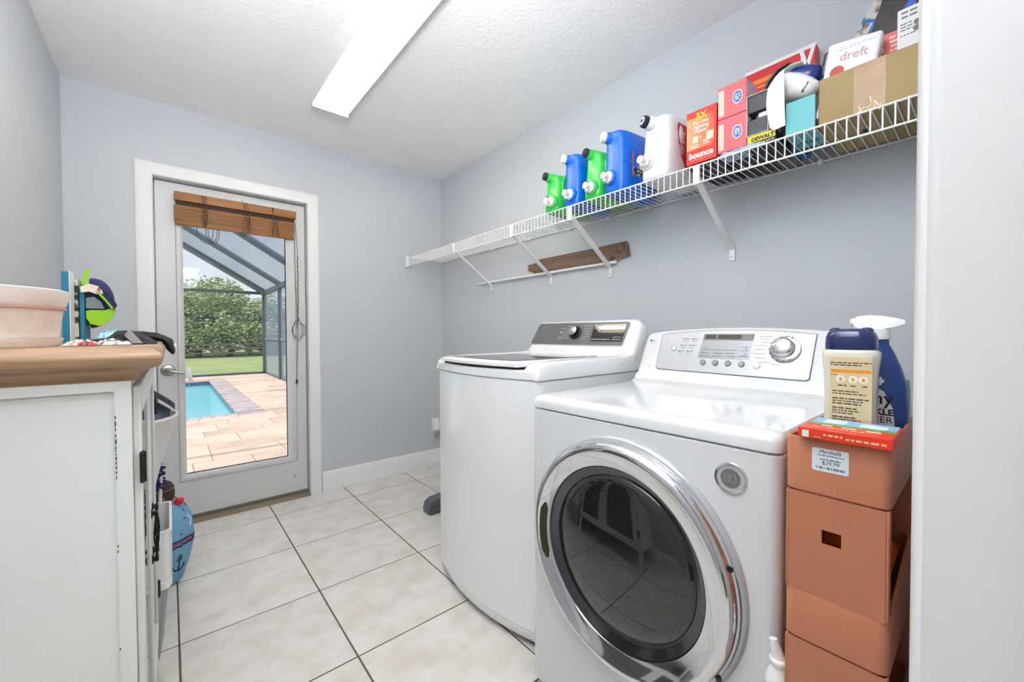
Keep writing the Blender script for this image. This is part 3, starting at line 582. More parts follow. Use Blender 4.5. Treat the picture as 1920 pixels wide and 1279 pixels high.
# round door
dc = (DYX, .598, .560); AX = (-1, 0, 0)
do = root('door', None, None, dc); do.parent = dy; do.location = Vector(dc)-ORG[dy]
part('door_bezel', lathe(B(), [(.262, .0), (.299, .0), (.299, .003), (.2945, .009), (.290, .011), (.262, .011)], dc, AX, 96), mat('bezel_white_grey', (196, 199, 203), .2, .3), do)
part('chrome_ring', lathe(B(), [(.2235, .010), (.288, .010), (.2885, .020), (.285, .031), (.278, .039), (.268, .0425), (.262, .0415), (.259, .039), (.226, .028), (.2235, .022)], dc, AX, 96), chrome, do)
part('glass_rim', lathe(B(), [(.19, .008), (.2235, .008), (.2235, .0245), (.220, .0235), (.206, .0125), (.200, .0115), (.19, .0115)], dc, AX, 96), mat('rim_dark_chrome', (92, 94, 98), .12, .9), do)
part('door_glass', lathe(B(), [(.201, .006), (.201, .0118), (.197, .016), (.17, .022), (.12, .028), (.06, .0315), (.02, .032), (0, .032)], dc, AX, 96), mat('door_glass_black', (24, 25, 28), .03, coat=.6, spec=.6), do)
def arcpatch(r0, r1, h0, h1, a0, a1, n=14, t=.0012):
    b = B(); secs = []
    for k in range(n+1):
        a = a0+(a1-a0)*k/n; e = min(1, 6*min(k, n-k)/n+.25); rm, hm = (r0+r1)/2, (h0+h1)/2
        ra, rb = rm-(rm-r0)*e, rm+(r1-rm)*e; ha, hb = hm-(hm-h0)*e, hm+(h1-hm)*e
        P = lambda r, h: (dc[0]-h, dc[1]+r*math.cos(a), dc[2]+r*math.sin(a)); secs.append([P(ra, ha), P(rb, hb), P(rb, hb+t), P(ra, ha+t)])
    return loft(b, secs)
part('handle_recess', arcpatch(.232, .256, .0298, .0378, R(-22), R(16)), mat('recess_olive', (58, 54, 32), .25), do, label='dark olive finger recess in the chrome ring')
part('handle_lip', arcpatch(.2295, .2325, .0292, .0304, R(-24), R(18)), chrome, do)
part('hinge_plate', arcpatch(.2835, .2895, .030, .012, R(180-20), R(180+30), t=.001), mat('hinge_grey', (120, 122, 126), .3, .7), do)
for a in (R(180-19), R(180+29)): part('hinge_screw', cyl(B(), (dc[0]-.024, dc[1]+.284*math.cos(a), dc[2]+.284*math.sin(a)), (dc[0]-.03, dc[1]+.290*math.cos(a), dc[2]+.290*math.sin(a)), .006, 10), black_pl, do)
BG = face_mx((DYX, .336, .826))
part('emblem_ring', xf(lathe(B(), [(.027, 0), (.0325, 0), (.031, .0035), (.027, .004)], (0, 0, 0), (0, 0, 1), 40), BG), chrome, dy)
part('emblem', xf(lathe(B(), [(0, 0), (.0268, 0), (.0268, .002), (0, .002)], (0, 0, 0), (0, 0, 1), 36), BG), silver_pl, dy); part('emblem_disc', xf(lathe(B(), [(0, 0), (.0195, 0), (.0195, .0005), (0, .0005)], (0, 0, .002), (0, 0, 1), 32), BG), mat('emblem_grey', (138, 136, 134), .35, .5), dy)
em = mat('emblem_line', (196, 196, 196), .3, .6)
b = B()
for x in (-.007, .004): tube(b, [(x-.004, -.008, .0028), (x-.004, .008, .0028), (x+.002, .008, .0028), (x+.0065, .004, .0028), (x+.0065, -.004, .0028), (x+.002, -.008, .0028)], .0007, 5, closed=True)
part('emblem_letters', xf(b, BG), em, dy)
# ================================================================== wire shelf
SZ, SXF, SXB, SY0, SY1, LIPZ = 1.736, 1.475, 1.787, .03, 3.034, 1.669
sh = root('wire_shelf', 'long white vinyl coated wire shelf on slanted brackets along the right wall', 'shelf', (1.79, 1.5, SZ))
wmesh = None; y = .141-.0252*4; k = 0
wb = B(); tube(wb, [(SXB, 0, 0), (SXF+.004, 0, 0), (SXF, 0, -.004), (SXF, 0, LIPZ-SZ)], .0021, 6)
for i in range(119):
    yy = .0402+i*.0252
    if yy > SY1-.002: break
    if wmesh is None: o = part('shelf_wire', wb, white_wire, sh, local=True); wmesh = o.data
    else: o = bpy.data.objects.new('shelf_wire', wmesh); COL.objects.link(o); o.parent = sh
    o.location = Vector((0, yy, SZ))-ORG[sh]+Vector((0, 0, 0))
for nm, x, z, r in (('front_rail', SXF, SZ-.0045, .0031), ('lip_rail', SXF+.001, LIPZ, .0033), ('middle_rail', 1.648, SZ-.0045, .0026), ('back_rail', SXB, SZ-.0035, .003)):
    part(nm, cyl(B(), (x, SY0, z), (x, SY1, z), r, 8), white_wire, sh)
for yy in (.396, 1.08, 1.312, 1.585, 1.922, 2.317, 2.963): 
    b = pbox((SXB-.006, yy-.008, SZ-.014), (XR-.0005, yy+.008, SZ+.005), .003); part('wall_clip', b, white_pl, sh)
b = pbox((SXF-.012, SY1-.004, LIPZ-.012), (SXF+.012, YB-.001, SZ+.012), .004); part('end_bracket', b, white_pl, sh)
def bracket(y):
    o = part('bracket', pbox((SXF-.006, y-.012, LIPZ-.006), (SXF+.004, y+.012, SZ-.006), .003), white_pl, sh)
    d = Vector((1.789-SXF, 0, 1.472-1.688)); n_ = Vector((-d.z, 0, d.x)).normalized(); b = B()
    loft(b, [[p+n_*a+Vector((0, c, 0)) for a, c in ((-.004, -.011), (-.004, .011), (.006, .011), (.009, .006), (.009, -.006), (.006, -.011))] for p in (Vector((SXF-.001, y, 1.688)), Vector((1.789, y, 1.472)))])
    part('strut', b, white_pl, o)
    part('foot', pbox((XR-.007, y-.011, 1.421), (XR-.001, y+.011, 1.480), .003), white_pl, o)
    part('screw', cyl(B(), (XR-.009, y, 1.437), (XR-.006, y, 1.437), .0035, 8), steel, o)
for y in (.695, 1.305, 1.742, 2.345): bracket(y)
rod = root('closet_rod', 'thin white metal rod lying on the lower ends of the shelf brackets', 'rod', (1.777, 1.87, 1.49))
part('tube', cyl(B(), (1.778, 1.257, 1.4925), (1.778, 2.482, 1.4945), .0072, 14), white_pl, rod); part('end_cap', cyl(B(), (1.778, 1.256, 1.4925), (1.778, 1.275, 1.4925), .0092, 14), white_pl, rod)
cb_d = mat('cardboard_brown', (132, 108, 92), .85, var=((112, 90, 76), 14, .35, .7, (1, .3, 3)))
cb_e = mat('cardboard_slot', (62, 46, 38), .9)
fb = root('flattened_cardboard', 'brown flattened cardboard strips lying on the white rod against the wall', 'cardboard', (1.79, 1.55, 1.5))
part('sheet', prism(B(), [(1.315, 1.501), (1.862, 1.5005), (1.843, 1.589), (1.31, 1.588)], 0, 1.7875, 1.7905), cb_d, fb)
part('sheet', prism(B(), [(1.80, 1.5005), (1.885, 1.5005), (1.905, 1.517), (1.93, 1.522), (1.955, 1.540), (1.94, 1.546), (1.953, 1.566), (1.88, 1.570), (1.868, 1.584), (1.80, 1.584)], 0, 1.7908, 1.7935), cb_d, fb)
part('sheet', prism(B(), [(1.176, 1.514), (1.255, 1.501), (1.37, 1.501), (1.37, 1.589), (1.20, 1.592), (1.19, 1.582)], 0, 1.7845, 1.7872), cb_d, fb)
b = B()
for y0, z0, y1, z1 in ((1.272, 1.503, 1.278, 1.523), (1.286, 1.503, 1.293, 1.525), (1.254, 1.541, 1.257, 1.572), (1.228, 1.541, 1.257, 1.544), (1.215, 1.552, 1.218, 1.586), (1.226, 1.566, 1.229, 1.588), (1.19, 1.515, 1.193, 1.57), (1.205, 1.55, 1.209, 1.58)): box(b, (1.7838, y0, z0), (1.7846, y1, z1))
part('slot', b, cb_e, fb, label='dark die-cut slots')
b = B(); box(b, (1.7869, 1.33, 1.566), (1.7876, 1.84, 1.568)); box(b, (1.7869, 1.37, 1.553), (1.7876, 1.80, 1.5545)); part('crease', b, cb_e, fb)
# ------------------------------------------------------------------ detergent jugs
DK = SZ+.0025
green_j = mat('green_jug', (62, 208, 84), .28, coat=.2); blue_j = mat('blue_jug', (0, 108, 225), .3, coat=.1); white_j = mat('white_jug', (240, 240, 242), .25)
navy_cap = mat('navy_cap', (34, 38, 58), .35)
def jug(name, label, yc, hw, ztf, ztb, body, capm, cap_y, cap_z, tap_y, tap_z, handle=True, x0=1.478, x1=1.745, red=True, neck=.017, ring=None, crease=False, sharp=False, yaw=2):
    t = root(name, label, 'detergent jug', ((x0+x1)/2, yc, DK), 'detergent jugs on the wire shelf')
    xc, hx = (x0+x1)/2, (x1-x0)/2; rings = []; F = Vector((x0, yc, DK)); Rz = Matrix.Rotation(-R(yaw), 3, 'Z')
    t.rotation_euler.z = -R(yaw); t.location = F+Rz @ (Vector((xc, yc, DK))-F)+Vector((.045*math.sin(R(yaw)), .012, 0))      # turned a little on the shelf, front face kept in place
    hgt = ztf-DK
    for f, s, e in ((0, .93, 5), (.03, .99, 5), (.12, 1, 5), (.35, 1, 5), (.50, .985, 5), (.72, .98, 4.5), (.86, .95, 4.2), (.95, .90, 4), (.985, .84, 3.8), (1.0, .76, 3.6)):
        r = sup(xc-.004*(f > .9)*sharp, yc, hx*(1-(1-s)*(.16 if sharp else .55)), hw*s, 0, 40, e)
        rings.append([(x, y_, DK+f*(hgt+(ztb-ztf)*(x-x0)/(x1-x0))) for x, y_, _ in r])
    # front shoulder slopes in towards the neck, a waist where the handle begins
    out = []
    for (f, *_), r in zip(((0,), (.03,), (.12,), (.35,), (.50,), (.72,), (.86,), (.95,), (.985,), (1.0,)), rings): out.append([(x+((.004 if sharp else .012)*math.sin(max(0, f-.3)/.7*math.pi) if x < xc else 0), y_, z) for x, y_, z in r])
    b = B(); loft(b, out); part('body', b, body, t, smooth=60)
    # fill neck and cap leaning out over the front
    c0 = Vector((x0+.055, yc, cap_z-(.008 if sharp else .014))); c1 = Vector((x0-.010, cap_y, cap_z))
    d = (c1-c0).normalized()
    part('neck', tube(B(), [c0-d*.02, c0, c0+(c1-c0)*.75, c1], [.034, .031, neck+.007, neck+.001], 20), body, t, smooth=60)
    cp_ = part('cap', tube(B(), [c1-d*.012, c1-d*.010, c1+d*.008, c1+d*.012, c1+d*.0125], [neck*1.06, neck*1.18, neck*1.18, neck*1.02, .002], 24), capm, t)
    if ring: part('cap_disc', tube(B(), [c1+d*.0115, c1+d*.0145, c1+d*.0148], [neck*.78, neck*.74, .001], 20), ring, cp_); part('cap_centre', tube(B(), [c1+d*.0148, c1+d*.0165, c1+d*.0167], [neck*.34, neck*.34, .001], 16), capm, cp_)
    # side moulding: handle grip on the near side
    ys = yc-hw
    if handle:
        b = B(); zc = DK+hgt*.66
        pts = [(x0+.075+.036*math.cos(a), ys-.0005-.003*math.sin(a)**2, zc+.066*math.sin(a)) for a in [2*math.pi*i/24 for i in range(24)]]
        tube(b, pts, .0055, 8, closed=True); part('handle_ridge', b, body, t, smooth=80)
        b = B(); loft(b, [[(x0+.075+r*.027*math.cos(a), ys+o_, zc+r*.056*math.sin(a)) for a in [2*math.pi*i/24 for i in range(24)]] for r, o_ in ((1, .0), (.85, -.002), (.5, -.005), (.05, -.0062))]); part('handle_web', b, body, t, smooth=80)
    else:
        b = B(); zc = DK+hgt*.70
        for ex in (0, .08): loft(b, [[(x0+.085+ex+r*.020*math.cos(a), ys+o_, zc+r*.045*math.sin(a)) for a in [2*math.pi*i/20 for i in range(20)]] for r, o_ in ((1, .001), (.8, -.0025), (.05, -.004))])
        part('grip_dimple', b, body, t, smooth=80)
        if crease: b = B(); tube(b, [(x0+.012, ys+.012, DK+hgt*.47), (x0+.05, ys, DK+hgt*.45), (x0+.10, ys-.001, DK+hgt*.40), (x0+.12, ys-.001, DK+hgt*.2), (x0+.115, ys+.001, DK+.02)], .004, 8); part('crease_ridge', b, body, t, smooth=80)
    # dispensing tap low on the front
    tz = tap_z; b = B(); lathe(b, [(.034, -.006), (.034, .004), (.030, .010), (0, .011)], (x0+.002, tap_y, tz), (-1, 0, 0), 28); part('tap_boss', b, body, t, smooth=50)
    b = B(); lathe(b, [(.0, .009), (.022, .009), (.0235, .014), (.0235, .020), (.019, .024), (.013, .026), (.013, .040), (.015, .042), (.015, .050), (0, .051)], (x0+.002, tap_y, tz), (-1, 0, 0), 24)
    for q in range(8): a = q*math.pi/4; tube(b, [(x0-.018, tap_y+.0235*math.cos(a), tz+.0235*math.sin(a)), (x0-.010, tap_y+.0245*math.cos(a), tz+.0245*math.sin(a))], .0025, 5)
    tp = part('tap', b, white_pl, t)
    b = B(); tube(b, [(x0-.034, tap_y, tz-.004), (x0-.036, tap_y, tz-.018), (x0-.037, tap_y, tz-.024)], [.008, .0075, .0085], 12); part('tap_nozzle', b, white_pl, tp)
    if red: part('tap_button', pbox((x0-.047, tap_y-.008, tz+.013), (x0-.030, tap_y+.008, tz+.0185), .002), mat('red_button', (206, 40, 44), .35), tp, 'red push button')
    return t
jug('detergent_jug', 'green detergent jug with a dark cap, first at the far end of the shelf row', 1.432, .054, 1.916, 1.916, green_j, navy_cap, 1.452, 1.918, 1.415, 1.782)
jug('detergent_jug', 'smaller looking blue detergent jug with white cap between the two green jugs', 1.296, .055, 1.976, 1.985, blue_j, white_pl, 1.326, 1.964, 1.29, 1.786, handle=False, red=False, sharp=True)
jug('detergent_jug', 'green detergent jug with a dark cap between the two blue jugs', 1.171, .054, 1.946, 1.940, green_j, navy_cap, 1.19, 1.948, 1.165, 1.785)
t = jug('detergent_jug', 'larger looking blue detergent jug with orange stripe beside the white jug', 1.052, .059, 1.995, 2.008, blue_j, white_pl, 1.092, 1.982, 1.066, 1.80, handle=False, red=False, neck=.0185, crease=True, sharp=True)
MJ = face_my((1.478, 1.052-.059-.0020, DK))
part('stripe', plate(B(), MJ, .052, .06, .064, .17, .0006, .006), mat('orange_stripe', (214, 98, 74), .4), t, 'orange vertical stripe'); 
b = B(); lathe(b, [(0, 0), (.038, 0), (.036, .001), (0, .0012)], (0, 0, 0), (0, 0, 1), 28, .62, 1.); xf(b, MJ @ Matrix.Translation((.102, .09, 0))); part('label_oval', b, mat('label_navy', (16, 42, 110), .4), t, 'navy oval label')
b = B(); lathe(b, [(.036, 0), (.0405, 0), (.0405, .0008), (.036, .0008)], (0, 0, 0), (0, 0, 1), 28, .62, 1.); xf(b, MJ @ Matrix.Translation((.102, .09, 0))); part('label_ring', b, mat('label_lightblue', (130, 190, 240), .4), t)
part('label_print', lines(MJ @ Matrix.Translation((0, 0, .0013)), [(.087, .105, .119, .009), (.087, .09, .119, .009), (.089, .075, .115, .007)]), mat('label_yellow', (236, 214, 40), .4), t)
t = jug('detergent_jug', 'big white detergent jug with a red script label beside the red box', .862, .068, 1.985, 2.0, white_j, navy_cap, .892, 1.972, .890, 1.812, x0=1.480, x1=1.752, neck=.020, ring=white_pl, handle=False, yaw=3)
MW = face_my((1.480, .862-.068-.0012, DK))
b = B(); prism(b, [(.060, .20), (.067, .215), (.20, .215), (.20, .05), (.117, .05), (.087, .09), (.068, .14)], 2, 0, .0012); xf(b, MW); part('label', b, mat('label_red', (186, 32, 44), .4), t, 'red wrap label')
text(t, 'dreft', .05, MW @ Matrix.Translation((.092, .14, .0013)) @ Matrix.Rotation(R(80), 4, 'Z'), white_pl, shear=.3)
# ------------------------------------------------------------------ boxes on the shelf
case = root('flat_case', 'flat black case lying under the red dryer sheet box', 'case', (1.64, .62, DK))
part('shell', pbox((1.51, .632, DK), (1.77, .748, 1.7505), .004), black_pl, case); part('clasp', pbox((1.506, .665, DK+.002), (1.511, .70, 1.7485), .001), mat('clasp_navy', (34, 42, 74), .3), case)
case2 = root('flat_case', 'flat black case lying under the pink cartons behind the bubble wrap', 'case', (1.66, .56, DK)); part('shell', pbox((1.565, .505, DK), (1.77, .628, 1.752), .004), black_pl, case2); part('clasp', pbox((1.562, .54, DK+.002), (1.5655, .575, 1.75), .001), mat('clasp_grey', (90, 92, 98), .3), case2)
# red dryer-sheet box
RX0, RY0, RY1, RZ0, RZ1 = 1.50, .636, .745, 1.7512, 1.944
red = root('dryer_sheet_box', 'red and orange dryer sheet box with an open lid flap', 'box', (1.55, .69, RZ0))
red_m = mat('carton_red', (228, 50, 40), .4)
grad = bpy.data.materials.new('carton_orange'); grad.use_nodes = True; n = grad.node_tree; pb = n.nodes['Principled BSDF']; pb.inputs['Roughness'].default_value = .4
co = n.nodes.new('ShaderNodeTexCoord'); sx = n.nodes.new('ShaderNodeSeparateXYZ'); rr = n.nodes.new('ShaderNodeValToRGB'); mr = n.nodes.new('ShaderNodeMapRange'); mr.inputs[1].default_value = .05; mr.inputs[2].default_value = -.05
n.links.new(co.outputs['Object'], sx.inputs[0]); n.links.new(sx.outputs['Y'], mr.inputs[0]); n.links.new(mr.outputs[0], rr.inputs['Fac']); n.links.new(rr.outputs['Color'], pb.inputs['Base Color'])
rr.color_ramp.elements[0].color = (*lin((252, 168, 116)), 1); rr.color_ramp.elements[1].color = (*lin((236, 84, 48)), 1)
b = B(); th = .0015
for lo, hi in (((RX0, RY0, RZ0), (RX0+th, RY1, RZ1)), ((RX0+.10-th, RY0, RZ0), (RX0+.10, RY1, RZ1)), ((RX0+th, RY0, RZ0), (RX0+.10-th, RY0+th, RZ1)), ((RX0+th, RY1-th, RZ0), (RX0+.10-th, RY1, RZ1)), ((RX0+th, RY0+th, RZ0), (RX0+.10-th, RY1-th, RZ0+th))): box(b, lo, hi)
part('carton', b, red_m, red)
RM = face_mx((RX0, (RY0+RY1)/2, RZ0))
part('front_print', plate(B(), RM, -.0535, .052, .046, .168, .0005), grad, red, 'orange faded front panel')
flp = []
for k in range(9): a = k/8; flp.append([(RX0+.099+.035*a, y_, RZ1-.002+.045*math.sin(a*1.9)) for y_ in (RY0+.004+.012*a**3, RY1-.004-.012*a**3)])
b = B()
for r in flp: pass
top_ = [[(x, y_, z+.0012) for x, y_, z in r] for r in flp]
loft(b, [[r[0], r[1], t_[1], t_[0]] for r, t_ in zip(flp, top_)]); part('lid_flap', b, mat('carton_inside', (178, 176, 174), .7), red, label='grey inside of the open lid flap')
yel = mat('print_yellow', (250, 204, 36), .5); wpr = mat('print_white_soft', (252, 240, 228), .5)
text(red, '3X', .034, RM @ Matrix.Translation((.0, .168, .0007)), yel, bold=.0012)
for s, yy in (('Pet Hair', .146), ('Fighting', .130), ('Power', .114)): text(red, s, .0175, RM @ Matrix.Translation((.0, yy, .0007)), wpr, bold=.0003)
pcm = mat('picture_cream', (252, 236, 196), .5); part('sheet_picture', plate(B(), RM @ Matrix.Rotation(R(-4), 4, 'Z'), -.037, .074, -.018, .097, .0008, .002), pcm, red); part('sheet_picture', plate(B(), RM @ Matrix.Rotation(R(-8), 4, 'Z'), .006, .078, .031, .106, .0008, .002), pcm, red)
part('picture_plus', plate(plate(B(), RM, -.007, .0895, .001, .0915, .0008), RM, -.004, .0865, -.002, .0945, .0008), wpr, red)
part('small_print', lines(RM @ Matrix.Translation((0, 0, .0007)), [(-.036, .066, -.010, .004), (-.038, .059, -.008, .003), (.006, .072, .032, .005), (.008, .063, .030, .004), (-.04, .012, .04, .001)]), wpr, red)
text(red, 'bounce', .030, RM @ Matrix.Translation((-.002, .029, .0005)), white_pl, bold=.0012, shear=.12)
# bubble-wrapped packet, two pink cartons
bw = root('bubble_packet', 'crumpled clear and blue plastic packet under the pink cartons at the shelf front', 'packet', (1.52, .54, DK))
b = B(); nx, ny = 8, 14; rs = random.Random(5); g_ = [[(1.484+.075*i/nx, .478+.148*j/ny, DK+.004+(.0125+rs.uniform(-.004, .001))*(0 < i < nx)*(0 < j < ny)) for j in range(ny+1)] for i in range(nx+1)]
loft(b, g_, cap=False, closed=False); loft(b, [[(1.484, .478, DK), (1.559, .478, DK), (1.559, .626, DK), (1.484, .626, DK)], [(1.484, .478, DK+.004), (1.559, .478, DK+.004), (1.559, .626, DK+.004), (1.484, .626, DK+.004)]])
part('wrap', b, mat('packet_plastic', (176, 198, 214), .2, var=((120, 160, 200), 30, .4, .65), coat=.5), bw, smooth=15)
pk = mat('carton_pink', (226, 96, 104), .3, coat=.2); pk_s = mat('carton_pink_side', (222, 190, 200), .35, var=((150, 180, 214), 18, .4, .6))
sh_b = mat('shield_blue', (62, 112, 190), .4)
for i, (z0, z1, lb) in enumerate(((1.7565, 1.8745, 'pink carton with a blue shield mark, lower of the two stacked'), (1.8755, 1.986, 'pink carton with a blue shield mark, upper of the two stacked'))):
    c = root('pink_carton', lb, 'box', (1.55, .585, z0), 'pink cartons')
    part('carton', pbox((1.50, .538, z0), (1.60, .632, z1), .0015, 1), pk, c); part('side_print', plate(B(), face_my((1.55, .538, z0)), -.046, .004, .048, z1-z0-.004, .0004), pk_s, c, 'pale printed side')
    P = face_mx((1.50, .581, z0+.06)); part('glare_band', plate(B(), P, -.049, -.05, -.030, .04, .0003), mat('carton_glare', (246, 206, 190), .3), c, 'pale band painted as a highlight')  # whitish strip paints a highlight down the left of the carton front
    sp = [(0, .024), (.012, .020), (.015, .008), (.0155, -.006), (.009, -.018), (0, -.023), (-.009, -.018), (-.0155, -.006), (-.015, .008), (-.012, .020)]
    b = B(); prism(b, [(x*1.02, y_*1.02) for x, y_ in sp], 2, 0, .0006); xf(b, P @ Matrix.Translation((.014, -.003, 0))); part('shield_border', b, mat('shield_white', (222, 214, 236), .4), c)
    b = B(); prism(b, [(x*.84, y_*.84) for x, y_ in sp], 2, .0005, .001); xf(b, P @ Matrix.Translation((.014, -.003, 0))); part('shield', b, sh_b, c, 'blue shield mark')
    part('shield_print', lines(P @ Matrix.Translation((.014, -.003, .0011)), [(-.008, .009, .008, .005), (-.009, .001, .009, .005), (-.008, -.007, .008, .005)]), mat('shield_pale', (206, 222, 244), .4), c)
# yellow-labelled box with a grey-lined carton standing on it
yb = root('tool_box', 'low black box with a yellow lettered band under the open grey carton', 'box', (1.58, .50, DK))
part('carton', pbox((1.503, .452, DK), (1.66, .536, 1.7825), .0015, 1), mat('carton_black', (34, 34, 36), .5), yb)
YM = face_mx((1.503, .494, DK)); part('band', plate(B(), YM, -.0415, .021, .0415, .0435, .0005), mat('band_yellow', (232, 214, 30), .45), yb, 'yellow band')
text(yb, 'DEWALT', .0165, YM @ Matrix.Translation((.004, .029, .0006)), black_pl, bold=.0008, sx=1.0)
part('lower_print', lines(YM @ Matrix.Translation((0, 0, .0004)), [(-.03, .014, .038, .003), (-.03, .007, .02, .002)]), mat('print_beige', (196, 188, 170), .6), yb)
gb = root('open_carton', 'open white carton with dark grey inserts standing behind the hanging paper', 'box', (1.56, .51, 1.783))
gz0, gz1_ = 1.7832, 1.918; b = B()
for lo, hi in (((1.50, .473, gz0), (1.62, .4745, gz1_)), ((1.50, .5365, gz0), (1.62, .538, gz1_)), ((1.50, .4745, gz1_-.0015), (1.62, .5365, gz1_)), ((1.50, .4745, gz0), (1.62, .5365, gz0+.0015)), ((1.6185, .4745, gz0), (1.62, .5365, gz1_))): box(b, lo, hi)
part('carton', b, mat('carton_white', (228, 228, 226), .5), gb)
gi = mat('insert_grey', (84, 86, 92), .6); part('insert', pbox((1.505, .476, gz0+.003), (1.61, .535, gz0+.052), .001, 1), gi, gb, 'dark grey lower insert'); part('insert', pbox((1.505, .476, gz0+.078), (1.61, .535, gz1_-.003), .001, 1), gi, gb, 'dark grey upper insert')
part('adapter', pbox((1.52, .508, gz0+.055), (1.58, .518, gz0+.075), .002), black_pl, gb, 'black adapter in the gap'); part('foil', pbox((1.51, .478, gz0+.054), (1.58, .506, gz0+.072), .004), mat('foil_bag', (214, 218, 222), .25, .4), gb)
pp = root('paper_sheet', 'white paper sheet hanging down between the grey carton and the iron', 'paper', (1.495, .45, 1.79)); rings = []
for k in range(11):
    f = k/10; z = 1.934-.150*f; xo = 1.494-.006*math.sin(f*2.6)
    rings.append([(xo+.002, .474+.004*math.sin(f*4)-.005*f, z+.0-.022*(1-f)), (xo, .452, z+.008-.02*f), (xo+.001, .428-.006*f, z+.022-.03*f), (xo+.0016, .428-.006*f, z+.022-.03*f), (xo+.0006, .452, z+.008-.02*f), (xo+.0026, .474+.004*math.sin(f*4)-.005*f, z-.022*(1-f))])
b = B(); loft(b, rings); part('sheet', b, mat('paper_white', (240, 240, 238), .7), pp, smooth=60)
# teal box
tl = root('teal_box', 'turquoise box with a pale side between the hanging paper and the brown carton', 'box', (1.57, .38, DK))
tm = mat('teal_card', (104, 190, 196), .45); b = B()
for lo, hi in (((1.502, .348, DK), (1.504, .424, 1.846)), ((1.63, .348, DK), (1.632, .424, 1.846)), ((1.504, .422, DK), (1.63, .424, 1.846)), ((1.504, .350, DK), (1.63, .422, DK+.002))): box(b, lo, hi)
part('carton', b, tm, tl); part('side_panel', pbox((1.504, .348, DK), (1.63, .350, 1.846)), mat('teal_pale', (176, 206, 202), .5), tl, 'pale grey-green side'); part('side_hole', cyl(B(), (1.53, .3474, 1.80), (1.53, .3482, 1.80), .004, 12), dark_gap, tl)
part('base_print', lines(basis((1.57, .386, DK-.0002), (0, 1, 0), (1, 0, 0)), [(-.03, .02, .03, .004), (-.03, .008, .02, .004)]), dark_gap, tl)
# steam iron
ir = root('steam_iron', 'white and navy steam iron lying on the turquoise box', 'iron', (1.56, .42, 1.85))
b = B(); P = [(.508, 1.885), (.503, 1.925), (.488, 1.958), (.462, 1.982), (.43, 1.992), (.40, 1.988)]
loft(b, [[(x0_, y_, z_), (x1_, y_, z_), (x1_, y_-.006, z_-.003), (x0_, y_-.006, z_-.003)] for (y_, z_), (x0_, x1_) in zip(P, ((1.55, 1.60), (1.535, 1.62), (1.53, 1.63), (1.53, 1.63), (1.535, 1.62), (1.56, 1.60)))]); part('soleplate', b, mat('soleplate_dark', (62, 64, 68), .3, .6), ir, smooth=60)
b = B(); loft(b, [[(x_, y_-.007-dn*.4, z_-.004-dn) for x_, dn in ((1.54+.0*i, 0), (1.53, .012), (1.56, .02), (1.61, .012), (1.60, 0))] for i, (y_, z_) in enumerate(P)]); part('heel_skirt', b, mat('skirt_grey', (190, 196, 188), .35), ir, smooth=60)
def ell(c, d, r, n=14):  # rounded body along a line with radii
    b = B(); pts = [Vector(c)+(Vector(d)-Vector(c))*f for f, _ in r]; return tube(b, pts, [q for _, q in r], n)
part('body', ell((1.565, .475, 1.955), (1.535, .352, 1.868), [(0, .010), (.08, .028), (.25, .040), (.5, .041), (.75, .034), (.92, .026), (.99, .015), (1, .002)], 24), white_pl, ir, smooth=70)
part('water_tank', ell((1.575, .455, 1.968), (1.57, .348, 1.925), [(0, .010), (.1, .026), (.4, .036), (.75, .036), (.95, .028), (1, .005)], 20), mat('navy_tank', (22, 52, 130), .2, coat=.5), ir, 'navy water tank', smooth=70)
text(ir, 'BLACK', .010, basis((1.5105, .376, 1.882), (0, -.55, .83), (-.55, -.69, -.46)), black_pl, bold=.0003)
# cardboard carton and the things that stand in it
kraft = mat('kraft_card', (174, 151, 107), .75, var=((158, 134, 92), 3.5, .4, .75), bump=(30, .05, 3)); kraft_d = mat('kraft_edge', (140, 108, 66), .8)
CB0, CB1, CBY0, CBY1, CBZ = 1.50, 1.775, .045, .339, 1.878
kb_ = root('cardboard_carton', 'open brown cardboard carton with packing tape at the near end of the shelf', 'box', (1.64, .19, DK))
b = B()
for lo, hi in (((CB0, CBY0, DK), (CB0+.004, CBY1, CBZ)), ((CB1-.004, CBY0, DK), (CB1, CBY1, CBZ)), ((CB0+.004, CBY0, DK), (CB1-.004, CBY0+.004, CBZ)), ((CB0+.004, CBY1-.004, DK), (CB1-.004, CBY1, CBZ)), ((CB0+.004, CBY0+.004, DK), (CB1-.004, CBY1-.004, DK+.004))): box(b, lo, hi, .0008, 1)
part('carton', b, kraft, kb_)
part('edge_crease', plate(B(), face_mx((CB0, .19, DK)), -.1485, 0, -.1465, .138, .0004), kraft_d, kb_)
tpm = mat('packing_tape', (160, 120, 70), .25, var=((172, 132, 82), 26, .5, .8), coat=.1, bump=(60, .2, 4))
tp_ = plate(B(), face_mx((CB0, .223, DK)), -.034, .0006, .034, CBZ-DK+.0005, .0004); box(tp_, (CB0-.0004, .189, CBZ), (CB0+.03, .257, CBZ+.0005)); part('tape', tp_, tpm, kb_, 'glossy brown packing tape')
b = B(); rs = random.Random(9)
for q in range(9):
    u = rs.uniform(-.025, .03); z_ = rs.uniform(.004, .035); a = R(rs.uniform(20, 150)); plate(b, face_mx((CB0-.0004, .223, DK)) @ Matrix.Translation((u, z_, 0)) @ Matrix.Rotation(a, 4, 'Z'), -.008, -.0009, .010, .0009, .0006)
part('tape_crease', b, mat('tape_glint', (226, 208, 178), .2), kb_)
df = root('detergent_pack', 'white lettered detergent pack sticking up at the front of the brown carton', 'packet', (1.53, .28, 1.80), rot=(R(9), 0, 0))
part('pack', pbox((-.022, -.058, -.04), (.022, .064, .168), .008, 3), mat('pack_white', (234, 234, 240), .35), df, local=True)
